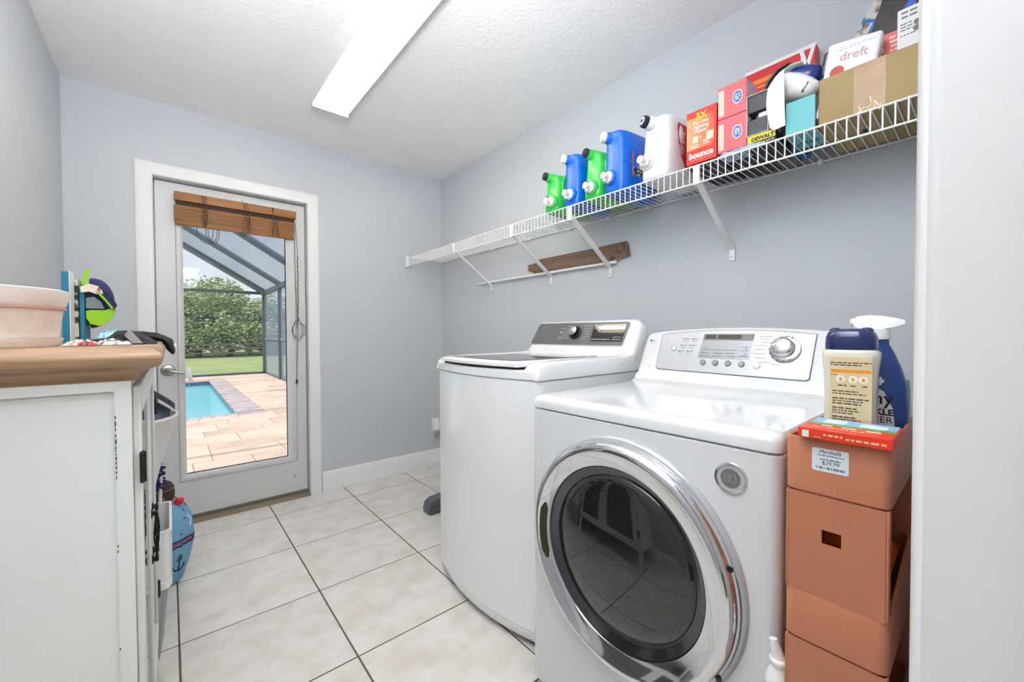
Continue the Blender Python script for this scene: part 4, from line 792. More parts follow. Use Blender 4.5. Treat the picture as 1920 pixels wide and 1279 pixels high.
DM = face_mx((-.022, .003, 0)); text(df, 'dreft', .033, DM @ Matrix.Translation((.005, .122, .0003)), mat('dreft_mauve', (206, 128, 150), .5), local=True)
part('print', lines(DM @ Matrix.Translation((0, 0, .0002)), [(-.03, .150, .05, .0035), (-.04, .143, .02, .003)]), mat('print_lilac', (212, 206, 216), .6), df, local=True)
b = B(); lathe(b, [(0, 0), (.017, 0), (.017, .0006), (0, .0007)], (0, 0, 0), (0, 0, 1), 24); xf(b, DM @ Matrix.Translation((-.028, .083, .0001))); part('dot', b, mat('dot_red', (196, 70, 70), .5), df, 'red roundel', local=True)
# leaning cases
ph = mat('photo_print', (216, 208, 200), .35, var=((92, 84, 82), 34, .48, .6)); blue_e = mat('case_blue', (28, 118, 184), .3)
def leaner(name, label, cat, x0, x1, yb_, zb_, tilt, wd, ln, m, group=None):
    t = root(name, label, cat, (x0, yb_, zb_), group, (R(tilt), 0, 0)); part('case', pbox((0, -wd/2, 0), (x1-x0, wd/2, ln), .0015, 1), m, t, local=True); return t
t = leaner('photo_case', 'tall bright blue edged case printed with photographs, leaning on the brown carton', 'case', 1.70, 1.73, .436, 1.742, 26.5, .046, .50, blue_e)
LM = face_mx((0, 0, 0)); rs = random.Random(4)
pr = [(-.019, .255, .013, .325, ph), (-.019, .345, .013, .40, ph), (-.019, .41, .013, .495, ph), (-.019, .19, .013, .245, ph)]
for x0_, y0_, x1_, y1_, m_ in pr: part('picture', plate(B(), LM, x0_, y0_, x1_, y1_, .0005), m_, t, local=True)
part('picture_band', plate(plate(B(), LM, -.019, .327, .013, .343, .0006), LM, -.019, .248, .013, .253, .0006), black_pl, t, local=True, label='black bands between the pictures')
part('spine_edge', plate(B(), LM, -.0225, .01, -.020, .495, .0008), mat('spine_pale', (190, 214, 230), .3), t, local=True)
dkc = mat('dark_case', (30, 24, 22), .4, var=((52, 40, 32), 12, .4, .7)); bk = mat('case_black', (22, 22, 24), .3)
t = leaner('dark_case', 'dark brown case with a blue figure printed on it, leaning in the brown carton', 'case', 1.62, 1.65, .275, 1.7435, 15, .070, .45, dkc, )
part('figure', plate(plate(B(), LM @ Matrix.Rotation(R(-14), 4, 'Z'), -.055, .31, -.037, .385, .0006, .006), LM, .0, .35, .024, .40, .0006, .008), mat('figure_blue', (44, 96, 196), .4), t, 'blue printed figure', local=True)
part('title_band', plate(plate(B(), LM, -.030, .215, -.006, .221, .0006), LM, .0, .212, .028, .226, .0006), mat('title_grey', (150, 140, 134), .5), t, local=True); part('foot_band', plate(B(), LM, -.030, .15, .030, .205, .0005), mat('foot_blue', (22, 62, 128), .35), t, 'navy blue foot band', local=True)
t = leaner('dark_case', 'black slim case with grey edge lines, nearest the wall end in the brown carton', 'case', 1.62, 1.65, .212, 1.7435, 15, .030, .43, bk)
part('edge_line', plate(plate(B(), LM, -.009, .01, -.007, .425, .0005), LM, .002, .01, .0045, .425, .0005), mat('edge_grey', (112, 106, 102), .4), t, local=True)
t = root('pink_packet', 'small salmon pink printed packet standing in the brown carton', 'packet', (1.60, .155, 1.7435)); part('packet', pbox((1.56, .150, 1.7435), (1.585, .202, 1.966), .003), mat('packet_salmon', (234, 118, 110), .4), t)
part('print', lines(face_mx((1.56, .18, 1.90)), [(-.01, .05, .02, .006), (-.01, .038, .018, .006), (-.008, .026, .02, .006), (-.01, .014, .016, .005)]), mat('print_pinkwhite', (250, 214, 208), .5), t)
t = root('instruction_carton', 'white carton with grey printed text at the near end of the brown carton', 'box', (1.54, .12, 1.7435)); part('carton', pbox((1.52, .085, 1.7435), (1.55, .170, 1.992), .002), mat('carton_greywhite', (222, 222, 224), .5), t)
b = lines(face_mx((1.52, .15, 1.90)), [(-.012, .08, .03, .005), (-.012, .068, .03, .005), (-.014, .05, .01, .003), (-.014, .042, .01, .003), (-.014, .034, .01, .003), (-.014, .02, .02, .003)]); part('print', b, grey_line, t)
part('picture', plate(plate(B(), face_mx((1.52, .15, 1.90)), .012, .038, .024, .052, .0006, .005), face_mx((1.52, .15, 1.90)), .011, .022, .026, .037, .0006, .006), mat('picture_grey', (104, 108, 114), .5), t)
# red boxed game standing at the back
gm = root('red_game_box', 'red box with white stripes standing on edge behind the iron against the wall', 'box', (1.75, .51, 1.945))
ug = root('grey_carton', 'plain grey carton at the back of the shelf under the red striped box', 'box', (1.73, .51, DK)); part('carton', pbox((1.69, .45, DK), (1.785, .62, 1.9445), .002, 1), mat('carton_grey', (112, 112, 114), .7), ug)
part('carton', pbox((1.735, .402, 1.945), (1.785, .628, 2.135), .0015, 1), mat('game_red', (214, 40, 34), .35), gm)
GM = face_mx((1.735, .515, DK)); b = B()
plate(b, GM, -.113, .384, .113, .3965, .0006); plate(b, GM, .070, .208, .078, .39, .0006)
for a in (-16, 14): plate(b, GM @ Matrix.Translation((.088, .32, 0)) @ Matrix.Rotation(R(a), 4, 'Z'), -.006, -.085, .006, .08, .0008)
part('stripe', b, white_pl, gm, 'white border and slanted stripes'); part('orange_stripe', plate(plate(B(), GM, -.11, .335, .06, .352, .0006), GM, -.11, .318, .03, .326, .0006), mat('stripe_orange', (244, 140, 40), .4), gm, 'orange stripes')
cd = root('black_cable', 'short loop of black cable behind the white detergent pack', 'cable', (1.575, .32, 1.98)); part('wire', tube(B(), [(1.60, .345+.03*0, 1.90), (1.60, .352, 1.96), (1.60, .345, 2.002), (1.60, .325, 2.010), (1.60, .305, 1.998), (1.60, .30, 1.95), (1.60, .30, 1.80)], .0022, 8), black_pl, cd)
# ================================================================== storage tower beside the dryer
TX0, TX1, TY0, TY1 = .80, 1.075, .089, .222
tc_m = mat('terracotta_plastic', (194, 124, 92), .42)
tw = root('storage_tower', 'peach terracotta plastic tower of stacked open trays beside the dryer', 'storage', ((TX0+TX1)/2, (TY0+TY1)/2, 0))
def rect_ring(x0, x1, y0, y1, z, r=.014, n=5, rise=0.):
    out = []
    for cx, cy, a0 in ((x1-r, y1-r, 0), (x0+r, y1-r, 90), (x0+r, y0+r, 180), (x1-r, y0+r, 270)):
        for k in range(n+1): a = R(a0+90*k/n); out.append((cx+r*math.cos(a), cy+r*math.sin(a), z))
    if rise: out = [(x, y, zz+rise*max(0, min(1, (x-x0-.05)/.2)) if y < (y0+y1)/2 else zz) for x, y, zz in out]
    return out
tiers = [(.95, .857), (.69, .607), (.44, .357), (.19, .107)]
for i, (zt, zb) in enumerate(tiers):
    b = B(); t_ = .003; rise = (.012, .05, .05, .05)[i]
    loft(b, [rect_ring(TX0+.004, TX1-.004, TY0+.004, TY1-.004, zb), rect_ring(TX0, TX1, TY0, TY1, zb+.004), rect_ring(TX0, TX1, TY0, TY1, zt-.003, rise=rise), rect_ring(TX0+.0015, TX1-.0015, TY0+.0015, TY1-.0015, zt, rise=rise), rect_ring(TX0+t_+.003, TX1-t_-.003, TY0+t_+.002, TY1-t_-.002, zt-.002, .012, rise=rise), rect_ring(TX0+t_+.003, TX1-t_-.003, TY0+t_+.002, TY1-t_-.002, zb+.006, .012)])
    part('tray', b, tc_m, tw)
cols = [(.857, .6905), (.607, .4405), (.357, .1905), (.107, .0)]
for i, (zt, zb) in enumerate(cols):
    b = B(); x0, x1, y0, y1 = TX0+.0012, TX1-.0012, TY0+.0012, TY1-.0012
    if i < 3:   # end panel with a square hand hole
        hy0, hy1, hz0, hz1 = .146, .171, zt-.077, zt-.054
        for lo, hi in (((x0, y0+.004, zb), (x0+.003, hy0, zt)), ((x0, hy1, zb), (x0+.003, y1-.004, zt)), ((x0, hy0, zb), (x0+.003, hy1, hz0)), ((x0, hy0, hz1), (x0+.003, hy1, zt))): box(b, lo, hi)
    else: box(b, (x0, y0+.004, zb), (x0+.003, y1-.004, zt))
    box(b, (x0, y0, zb), (x0+.018, y0+.004, zt), .0015); box(b, (x0, y1-.004, zb), (x0+.018, y1, zt), .0015)
    box(b, (x1-.003, y0, zb), (x1, y1, zt)); box(b, (x0+.018, y1-.003, zb), (x1-.003, y1, zt))
    part('riser', b, tc_m, tw)
PT = face_mx((TX0, .161, .917))
lab = part('price_label', plate(B(), PT, -.0235, -.0185, .0235, .0185, .0004, .003), mat('label_bluewhite', (226, 234, 240), .4), tw, 'white price label')
pr_n = mat('label_navy_print', (44, 52, 96), .5); pr_k = mat('label_ink', (66, 70, 80), .5)
text(lab, 'Marshalls', .0075, PT @ Matrix.Translation((.0, .0135, .0005)), pr_n, shear=.2, depth=.0002); text(lab, '$29.99', .0082, PT @ Matrix.Translation((.001, -.0045, .0005)), pr_k, depth=.0002)
part('fine_print', lines(PT @ Matrix.Translation((0, 0, .0004)), [(-.016, .0075, .018, .0012), (-.013, .001, .014, .0014)], .0002), pr_k, lab)
b = B(); rs = random.Random(2); x = -.018
while x < .019: w_ = rs.choice((.0006, .0011, .0017)); plate(b, PT, x, -.0145, x+w_, -.0105, .0002, 0, .0004); x += w_+rs.choice((.0006, .0009, .0016))
part('bar_code', b, pr_k, lab)
# carton lying across the rim
rb = root('dryer_bar_box', 'flat red carton with blue and green top lying on the tower rim', 'box', (.84, .145, .952))
part('carton', pbox((.786, .086, .9515), (.892, .201, .9685), .0012, 1), mat('carton_vermilion', (232, 62, 30), .38), rb)
TP = basis((.783, .2005, .9686), (0, -1, 0), (1, 0, 0))
part('sky_print', plate(B(), TP, .004, .062, .111, .112, .0003), mat('print_skyblue', (134, 186, 226), .4), rb, 'sky blue print'); part('meadow_print', plate(B(), TP, .002, .048, .113, .064, .0004), mat('print_green', (122, 166, 84), .4), rb, 'green print')
part('cloud_print', plate(plate(B(), TP, .018, .068, .048, .104, .0005, .006), TP, .066, .066, .10, .096, .0005, .006), mat('print_cloud', (214, 232, 236), .4), rb); part('word_print', lines(TP @ Matrix.Translation((0, 0, .0003)), [(.024, .038, .038, .008), (.05, .037, .068, .008), (.08, .035, .10, .008), (.014, .022, .048, .004), (.05, .02, .08, .004)]), mat('print_palecoral', (250, 206, 190), .4), rb)
FP = face_mx((.786, .143, .9515)); part('front_print', lines(FP @ Matrix.Translation((0, 0, .0002)), [(-.024, .009, .0, .003), (.004, .007, .05, .003), (-.036, .004, -.026, .0012)]), mat('print_orangecream', (250, 188, 150), .4), rb); part('tag_mark', plate(B(), FP, -.052, .002, -.043, .013, .0004), white_pl, rb)
# scent bead bottle
sb = root('scent_bead_bottle', 'cream scent bead bottle with navy flip cap standing in the top tray', 'bottle', (.945, .161, .863))
scx, scy = .945, .161
cream = mat('cream_bottle', (226, 208, 164), .25, coat=.3); clear_e = mat('bottle_pale', (226, 220, 204), .15, coat=.5)
b = B(); loft(b, [sup(scx, scy, .029, .036, .8632, 36, 3), sup(scx, scy, .031, .038, .868, 36, 3.4), sup(scx, scy, .030, .037, .95, 36, 3.4), sup(scx, scy, .0295, .0365, 1.00, 36, 3.4), sup(scx, scy, .0305, .038, 1.05, 36, 3.4), sup(scx, scy, .032, .0405, 1.078, 36, 3.4), sup(scx, scy, .032, .0405, 1.087, 36, 3.2), sup(scx, scy, .029, .036, 1.0915, 36, 3)]); part('body', b, clear_e, sb, smooth=60)
navy = mat('navy_gloss', (18, 34, 92), .12, coat=.6)
b = B(); loft(b, [sup(scx, scy, .0295, .0365, 1.0915, 36, 3), sup(scx, scy, .030, .0370, 1.095, 36, 3), sup(scx, scy, .0295, .0365, 1.112, 36, 3), sup(scx, scy, .027, .0335, 1.122, 36, 2.8), sup(scx, scy, .022, .027, 1.1275, 36, 2.6), sup(scx, scy, .012, .015, 1.129, 36, 2.4)]); cpp = part('cap', b, navy, sb, 'navy blue cap', smooth=60)
for s in (-1, 1): part('cap_lobe', xf(lathe(B(), [(0, .008), (.006, .0075), (.0095, .004), (.0095, -.008)], (0, 0, 0), (0, 0, 1), 16), Matrix.Translation((scx-.004, scy+s*.022, 1.123))), navy, cpp, smooth=60)
SF = face_mx((scx-.0325, scy, .863))
part('label', plate(B(), SF, -.024, .055, .034, .215, .0012, .002), cream, sb, 'cream printed label'); SF2 = SF @ Matrix.Translation((0, 0, .0013))
part('label_band', plate(B(), SF2, -.0225, .188, .033, .1935, .0003), mat('band_orange', (240, 150, 40), .4), sb, 'orange band')
part('label_print', lines(SF2, [(-.023, .2055, .033, .002), (-.023, .2015, .02, .002), (-.022, .184, -.014, .0016), (-.012, .1655, .0, .0022), (.005, .165, .014, .002), (.021, .165, .028, .002), (-.02, .155, .016, .002), (-.02, .1505, .026, .002), (-.02, .142, .03, .0024), (-.02, .1375, .024, .002), (-.02, .133, .02, .0024), (-.02, .125, .014, .0024), (-.02, .1205, .018, .002), (-.02, .116, .01, .002), (-.02, .109, .012, .0024), (-.02, .1045, .02, .002), (-.02, .10, .008, .002)], .0002), mat('label_ink_brown', (92, 82, 70), .6), sb)
b = B(); b2 = B()
for x, q in ((-.0085, .0), (.0085, .0), (.0225, .0)):
    lathe(b, [(0, 0), (.0065, 0), (.0065, .0002), (0, .0003)], SF2 @ Vector((x, .1765, 0)), SF2.to_3x3() @ Vector((0, 0, 1)), 20); plate(b2, SF2, x-.002, .1735, x+.002, .1795, .0007, .001)
part('icon_disc', b, mat('icon_white', (246, 240, 228), .5), sb); part('icon', b2, mat('icon_orange', (240, 160, 60), .5), sb)
# blue trigger spray bottle
ps = root('spray_bottle', 'dark blue trigger spray bottle with white head behind the scent bead bottle', 'bottle', (1.025, .135, .863))
px_, py_ = 1.022, .134; blue_b = mat('spray_blue', (24, 62, 132), .18, coat=.4)
b = B(); loft(b, [sup(px_, py_, .026, .041, .8632, 36, 2.6), sup(px_, py_, .028, .043, .868, 36, 2.8), sup(px_, py_, .028, .043, .985, 36, 2.6), sup(px_, py_, .027, .041, 1.02, 36, 2.4), sup(px_, py_, .023, .033, 1.055, 36, 2.2), sup(px_, py_, .017, .022, 1.085, 32+4, 2.1), sup(px_, py_, .014, .015, 1.10, 36, 2), sup(px_, py_, .014, .015, 1.112, 36, 2)]); part('body', b, blue_b, ps, smooth=60)
part('collar', lathe(B(), [(.0, .109), (.017, .109), (.0175, .112), (.0165, .128), (.012, .131), (0, .131)], (px_, py_, 1.0), (0, 0, 1), 24), white_pl, ps)
b = B(); loft(b, [[(px_+s*.012*w_, y_, z_) for s, z_ in ((-1, zl), (-.9, zm), (-.4, zh), (.4, zh), (.9, zm), (1, zl))] for y_, zl, zm, zh, w_ in ((.170, 1.134, 1.146, 1.149, .7), (.164, 1.131, 1.148, 1.153, .8), (.148, 1.128, 1.149, 1.155, 1.0), (.130, 1.128, 1.147, 1.153, 1.05), (.112, 1.131, 1.144, 1.149, .9), (.098, 1.137, 1.142, 1.144, .5))]); sh_ = part('spray_head', b, white_pl, ps, smooth=50)
part('trigger', tube(B(), [(px_, .152, 1.132), (px_, .157, 1.118), (px_, .165, 1.105), (px_, .168, 1.095)], [.006, .0065, .006, .004], 10), white_pl, sh_); part('nozzle', tube(B(), [(px_, .168, 1.1415), (px_, .175, 1.1415)], [.0075, .0075], 12), white_pl, sh_)
LB_ = face_mx((px_-.0285, py_, .863)); b = B(); prism(b, [(-.03, .03), (.024, .03), (.027, .08), (.024, .12), (.012, .15), (-.004, .163), (-.02, .165), (-.03, .16)], 2, -.004, .0012); xf(b, LB_); part('label', b, mat('label_cream', (236, 230, 222), .45), ps, 'cream label')
part('side_label', prism(B(), [(1.03, .90), (1.045, .90), (1.045, 1.02), (1.03, 1.035)], 1, py_-.0418, py_-.030), mat('label_teal', (90, 160, 140), .4), ps, 'teal side label')
ink = mat('ink_navy', (26, 30, 66), .5); L2 = LB_ @ Matrix.Translation((0, 0, .0013))
text(ps, 'ny', .032, L2 @ Matrix.Translation((.0105, .138, 0)), ink, bold=.0003); text(ps, 'KLE', .0155, L2 @ Matrix.Translation((.0125, .113, 0)), ink, bold=.0006); text(ps, 'SER', .0165, L2 @ Matrix.Translation((.0115, .099, 0)), ink); text(ps, 'HEN', .013, L2 @ Matrix.Translation((.0105, .068, 0)), ink, bold=.0004)
b = B()
for a in range(5): lathe(b, [(0, 0), (.0035, 0), (.0035, .0005), (0, .0006)], L2 @ Vector((.004+.005*math.cos(a*1.256), .170+.005*math.sin(a*1.256), .0)), (-1, 0, 0), 12)
part('flower_print', b, mat('flower_white', (238, 236, 230), .5), ps)
# things in the lower trays
oc = root('orange_cloth', 'bright orange cloth folded in the second tray of the tower', 'cloth', (.97, .155, .70)); b = B(); rs = random.Random(8)
loft(b, [[(.85+.20*i/8, TY0+.014+.10*j/6, .70+.085*(.5+.5*math.sin(i*1.3+j*.9))*(0 < j < 6)+.02*i/8) for j in range(7)] for i in range(9)], cap=False, closed=False); loft(b, [[(.85+.20*i/8, y_, .697) for y_ in (TY0+.014, TY0+.114)] for i in range(2)], cap=False, closed=False)
part('fold', b, mat('cloth_orange', (226, 104, 24), .8), oc, smooth=60)
bc = root('wipes_packet', 'crumpled white and blue packet lying in the second tray of the tower', 'packet', (.87, .12, .64)); b = B()
loft(b, [[(.815+.16*i/8, TY0+.010+.08*j/5, .617+(.05+.015*math.sin(i*2+j))*(.3+.7*(0 < j < 5))) for j in range(6)] for i in range(9)], cap=False, closed=False); part('film', b, mat('packet_bluewhite', (206, 216, 220), .35, var=((60, 140, 190), 16, .5, .62)), bc, smooth=30)
bb = root('blue_bottle', 'dark blue bottle lying in the third tray of the tower', 'bottle', (.95, .15, .37)); part('body', tube(B(), [(.83, .15, .407), (.84, .15, .407), (1.0, .15, .407), (1.03, .15, .407), (1.05, .15, .407)], [.02, .036, .036, .018, .016], 20), mat('bottle_deepblue', (20, 60, 140), .2), bb, smooth=50); part('cap', cyl(B(), (1.05, .15, .407), (1.066, .15, .407), .017, 16), white_pl, bb)
# white wand handle standing between dryer and tower
wd = root('cleaning_wand', 'white plastic wand with angled tip standing between the dryer and the tower', 'wand', (.815, .236, 0))
part('pole', lathe(B(), [(0, 0), (.0165, 0), (.0165, .012), (.011, .03), (.009, .10), (.009, .478), (0, .479)], (.838, .2405, .0), (0, 0, 1), 20), white_pl, wd)
b = B(); WB = (.838, .240)
lathe(b, [(0, 0.4760), (.010, 0.4760), (.0215, 0.4810), (.0225, 0.4880), (.0185, 0.5020), (.014, 0.5110), (.0125, 0.5180)], (WB[0], WB[1], 0), (0, 0, 1), 28)
part('flared_base', b, white_pl, wd, smooth=60)
b = B(); lathe(b, [(.0, 0.5160), (.0125, 0.5160), (.0150, 0.5220), (.0155, 0.5280), (.0125, 0.5310), (0, 0.5310)], (WB[0], WB[1], 0), (0, 0, 1), 28); part('collar', b, white_pl, wd, smooth=60)
part('tip', tube(B(), [(WB[0], WB[1], 0.5260), (WB[0], WB[1]+.002, 0.5340), (WB[0]-.002, WB[1]+.008, 0.5580), (WB[0]-.002, WB[1]+.009, 0.5620)], [.0115, .0105, .0075, .0068], 18), white_pl, wd, smooth=50)
# ================================================================== white cabinet with a wooden top
cab_m = mat('cabinet_paint', (226, 229, 225), .5, var=((214, 216, 211), 2.2, .4, .8)); wear = mat('paint_wear', (70, 64, 58), .8)
wood = mat('cabinet_wood', (190, 156, 122), .4, var=((136, 104, 78), 3.0, .32, .72, (1.4, 1.4, 42)))
KX0, KX1, KY0, KY1, KZ0, KZ1 = -.400, -.052, .925, 1.735, .16, 1.046
cb = root('cabinet', 'white painted two-door cabinet with a brown wooden top along the left wall', 'cabinet', (-.2, 1.33, 0))
b = B(); box(b, (KX0, KY0, KZ0), (KX0+.02, KY1, KZ1)); 
for y0, y1 in ((KY0, KY0+.02), (KY1-.02, KY1)):
    n_ = y0 == KY0; s = 0
    for lo, hi in (((KX0, KZ0), (KX0+.05, KZ1)), ((KX1-.018, KZ0), (KX1, KZ1)), ((KX0+.05, KZ1-.016), (KX1-.018, KZ1)), ((KX0+.05, KZ0), (KX1-.018, KZ0+.06))): box(b, (lo[0], y0, lo[1]), (hi[0], y1, hi[1]))
for z0, z1 in ((KZ0, KZ0+.02), (.46, .478), (.76, .778), (KZ1-.02, KZ1)): box(b, (KX0+.02, KY0+.02, z0), (KX1-.024, KY1-.02, z1))
part('body', b, cab_m, cb)
for y0, y1 in ((KY0+.008, KY0+.016), (KY1-.016, KY1-.008)): part('side_panel', pbox((KX0+.045, y0, KZ0+.055), (KX1-.012, y1, KZ1-.008)), cab_m, cb)
b = B()
for y0, y1, z0, z1 in ((KY0, KY0+.04, KZ0, KZ1), (KY1-.04, KY1, KZ0, KZ1), (KY0+.04, KY1-.04, KZ1-.035, KZ1), (KY0+.04, KY1-.04, KZ0, KZ0+.04)): box(b, (KX1, y0, z0), (KX1+.0022, y1, z1))
part('face_frame', b, cab_m, cb)
for x, y in ((KX0+.03, KY0+.03), (KX0+.03, KY1-.03), (KX1-.03, KY0+.03), (KX1-.03, KY1-.03)):
    fx = .045 if x > -.2 else 0; b = B(); loft(b, [sup(x+fx*f, y, .022-.008*f, .022-.008*f, KZ0-(KZ0-.0)*f, 16, 6) for f in (0, .4, .8, 1)]); part('leg', b, cab_m, cb)
# top with ogee edge
pr = [(.0, 1.046), (.001, 1.050), (.006, 1.054), (.010, 1.060), (.018, 1.066), (.030, 1.070), (.034, 1.074), (.036, 1.082), (.034, 1.090), (.030, 1.094), (.022, 1.1015), (.018, 1.102)]
b = B(); loft(b, [[(KX0, KY0+.010-p, z), (KX1+.008+p, KY0+.010-p, z), (KX1+.008+p, KY1-.010+p, z), (KX0, KY1-.010+p, z)] for p, z in pr]); part('top', b, wood, cb, 'brown wooden top with moulded edge', smooth=50)
glz = thin_glass('cabinet_glass', (.86, .88, .88), .25, (190, 194, 192), 1.0)
ymid = (KY0+KY1)/2
iron_m = mat('black_iron', (40, 38, 37), .5, .5)
for i, (y0, y1) in enumerate(((KY0+.022, ymid-.002), (ymid+.002, KY1-.022))):
    d = part('door', B(), cab_m, cb) if False else root('door', None, None, (KX1+.003, y0, KZ0)); d.parent = cb; d.location = Vector((KX1+.003, y0, KZ0))-ORG[cb]
    x0, x1 = KX1+.0025, KX1+.0125; z0, z1 = KZ0+.012, KZ1-.012; b = B()
    for lo, hi in (((y0, z0), (y0+.05, z1)), ((y1-.05, z0), (y1, z1)), ((y0+.05, z0), (y1-.05, z0+.055)), ((y0+.05, z1-.055), (y1-.05, z1))): box(b, (x0, lo[0], lo[1]), (x1, hi[0], hi[1]), .0015, 1)
    part('door_frame', b, cab_m, d)
    part('pane', pbox((x0+.003, y0+.048, z0+.053), (x0+.006, y1-.048, z1-.053)), glz, d)
    hy = y0-.004 if i == 0 else y1+.004
    for hz in (.895, .306): b = B(); box(b, (x1-.002, hy-.010, hz-.026), (x1+.0035, hy+.010, hz+.026), .001, 1); cyl(b, (x1+.003, hy, hz-.026), (x1+.003, hy, hz+.026), .0035, 8); part('hinge', b, iron_m, d, 'dark metal hinge')
    hy = y1-.025 if i == 0 else y0+.025; hzs = (.578, .690); b = B()
    for hz in hzs: lathe(b, [(0, 0), (.012, 0), (.010, .002), (.005, .004), (.004, .010), (0, .011)], (x1, hy, hz), (1, 0, 0), 12); lathe(b, [(0, 0), (.006, .001), (.007, .004), (.006, .007), (0, .008)], (x1+.005, hy, hz), (1, 0, 0), 10)
    for a in range(4):
        ph_ = a*math.pi/2; tube(b, [(x1+.009+.0045*math.cos(ph_+t*3)*math.sin(t*math.pi), hy+.0045*math.sin(ph_+t*3)*math.sin(t*math.pi), hzs[0]+.006+(.10)*t) for t in [k/12 for k in range(13)]], .0016, 6)
    for hz in (hzs[0]+.008, hzs[1]-.008): tube(b, [(x1+.009, hy-.006, hz), (x1+.009, hy+.006, hz)], .0035, 8)
    part('handle', b, iron_m, d, 'black birdcage iron handle')
# paint wear along the panel edge
b = B(); rs = random.Random(12); Q = face_my((0, KY0-.0002, 0)); x = KX1-.0178
for q in range(24):
    z = .985-.105*(q/24)+rs.uniform(-.003, .003); plate(b, Q, x-.0002, z, x+rs.uniform(.0006, .0016), z+rs.uniform(.0015, .006), .0003)
for z in (.772, .763, .60): plate(b, Q, x-.0002, z, x+.0012, z+.004, .0003)
part('wear_mark', b, wear, cb, 'dark worn spots in the paint'); # on the shelves inside, seen in the dryer door
rs = random.Random(21)
# flower pot and saucer
pot_m = mat('whitewashed_terracotta', (246, 242, 236), .8, var=((230, 206, 194), 9, .5, .75), bump=(40, .2, 4))
pcx, pcy, pz = -.262, 1.10, 1.1025
sc_ = root('pot_saucer', 'round whitewashed saucer under the flower pot on the cabinet', 'saucer', (pcx, pcy, pz)); part('dish', lathe(B(), [(0, 0), (.106, 0), (.112, .010), (.114, .015), (.110, .015), (.108, .004), (0, .004)], (pcx, pcy, pz), (0, 0, 1), 48), pot_m, sc_)
fp_ = root('flower_pot', 'whitewashed terracotta flower pot with pinkish stains on the cabinet', 'pot', (pcx, pcy, pz+.0045)); z0 = pz+.0045
part('pot', lathe(B(), [(0, 0), (.104, 0), (.107, .004), (.1145, .064), (.1165, .067), (.118, .070), (.1245, .090), (.125, .094), (.120, .0955), (.115, .092), (.109, .066), (.098, .008), (0, .008)], (pcx, pcy, z0), (0, 0, 1), 56), pot_m, fp_, smooth=30)
part('rim_groove', lathe(B(), [(.1130, .0595), (.1178, .0610), (.1182, .0655), (.1130, .067)], (pcx, pcy, z0), (0, 0, 1), 48), mat('pot_stain', (196, 156, 142), .85), fp_)
# teal board frame with papers
teal_b = mat('board_teal', (22, 116, 150), .5); bd = root('teal_rack', 'teal blue wooden rack standing upright on the cabinet behind the pot', 'rack', (-.19, 1.47, 1.1025))
part('board', pbox((-.190, 1.40, 1.1025), (-.178, 1.46, 1.272)), teal_b, bd); part('board', pbox((-.1695, 1.47, 1.1025), (-.1605, 1.56, 1.250), .001, 1), teal_b, bd); part('white_edge', pbox((-.1778, 1.4005, 1.103), (-.1768, 1.46, 1.275)), white_pl, bd, 'white board edge'); part('base', pbox((-.1766, 1.47, 1.1025), (-.170, 1.56, 1.106)), teal_b, bd)
pm = root('patterned_bag', 'cream and black patterned paper bag wedged in the teal frame', 'bag', (-.171, 1.48, 1.113)); b = B(); rs = random.Random(3)
loft(b, [[(-.1815+rs.uniform(0, .002), 1.472, z), (-.1715+rs.uniform(-.002, .001), 1.474, z), (-.1705, 1.51, z), (-.1815, 1.51, z)] for z in (1.113, 1.135, 1.16, 1.185, 1.21, 1.235, 1.262)])
part('bag', b, mat('bag_pattern', (220, 212, 186), .7, var=((42, 44, 46), 46, .48, .56)), pm, smooth=20)
# cap hanging on the frame
cp_ = root('baseball_cap', 'navy and lime green cap hanging on the teal frame on the cabinet', 'cap', (-.14, 1.53, 1.2))
navy_c = mat('cap_navy', (30, 38, 78), .85); lime = mat('cap_lime', (142, 196, 42), .85); wht_c = mat('cap_cream', (224, 218, 192), .85)
cc = Vector((-.1545, 1.525, 1.206)); dome = []
for i in range(9):      # open side towards -X, dome towards +X
    ph_ = math.pi/2*i/8; dome.append([(cc.x+.044*math.sin(ph_), cc.y+.055*math.cos(ph_)*math.cos(a), cc.z+.066*math.cos(ph_)*math.sin(a)+.006*math.sin(ph_)) for a in [2*math.pi*k/28 for k in range(28)]])
inner = [[Vector(p)+(cc-Vector(p))*.045-Vector((.0, 0, 0)) for p in r] for r in dome]
b = B(); loft(b, dome[:-1]+[[(cc.x+.044, cc.y+.001*math.cos(a), cc.z+.006+.001*math.sin(a)) for a in [2*math.pi*k/28 for k in range(28)]]], cap=False); part('crown', b, navy_c, cp_, smooth=60)
b = B(); loft(b, inner[:-1], cap=False); part('lining', b, lime, cp_, smooth=60)
b = B()   # lime underside panel curving below
P = [(-.158, 1.165), (-.150, 1.150), (-.136, 1.146), (-.122, 1.153), (-.110, 1.168), (-.105, 1.186), (-.108, 1.194), (-.124, 1.186), (-.146, 1.186), (-.158, 1.184)]
prism(b, P, 1, 1.466, 1.474); part('brim', b, lime, cp_, 'lime green brim')
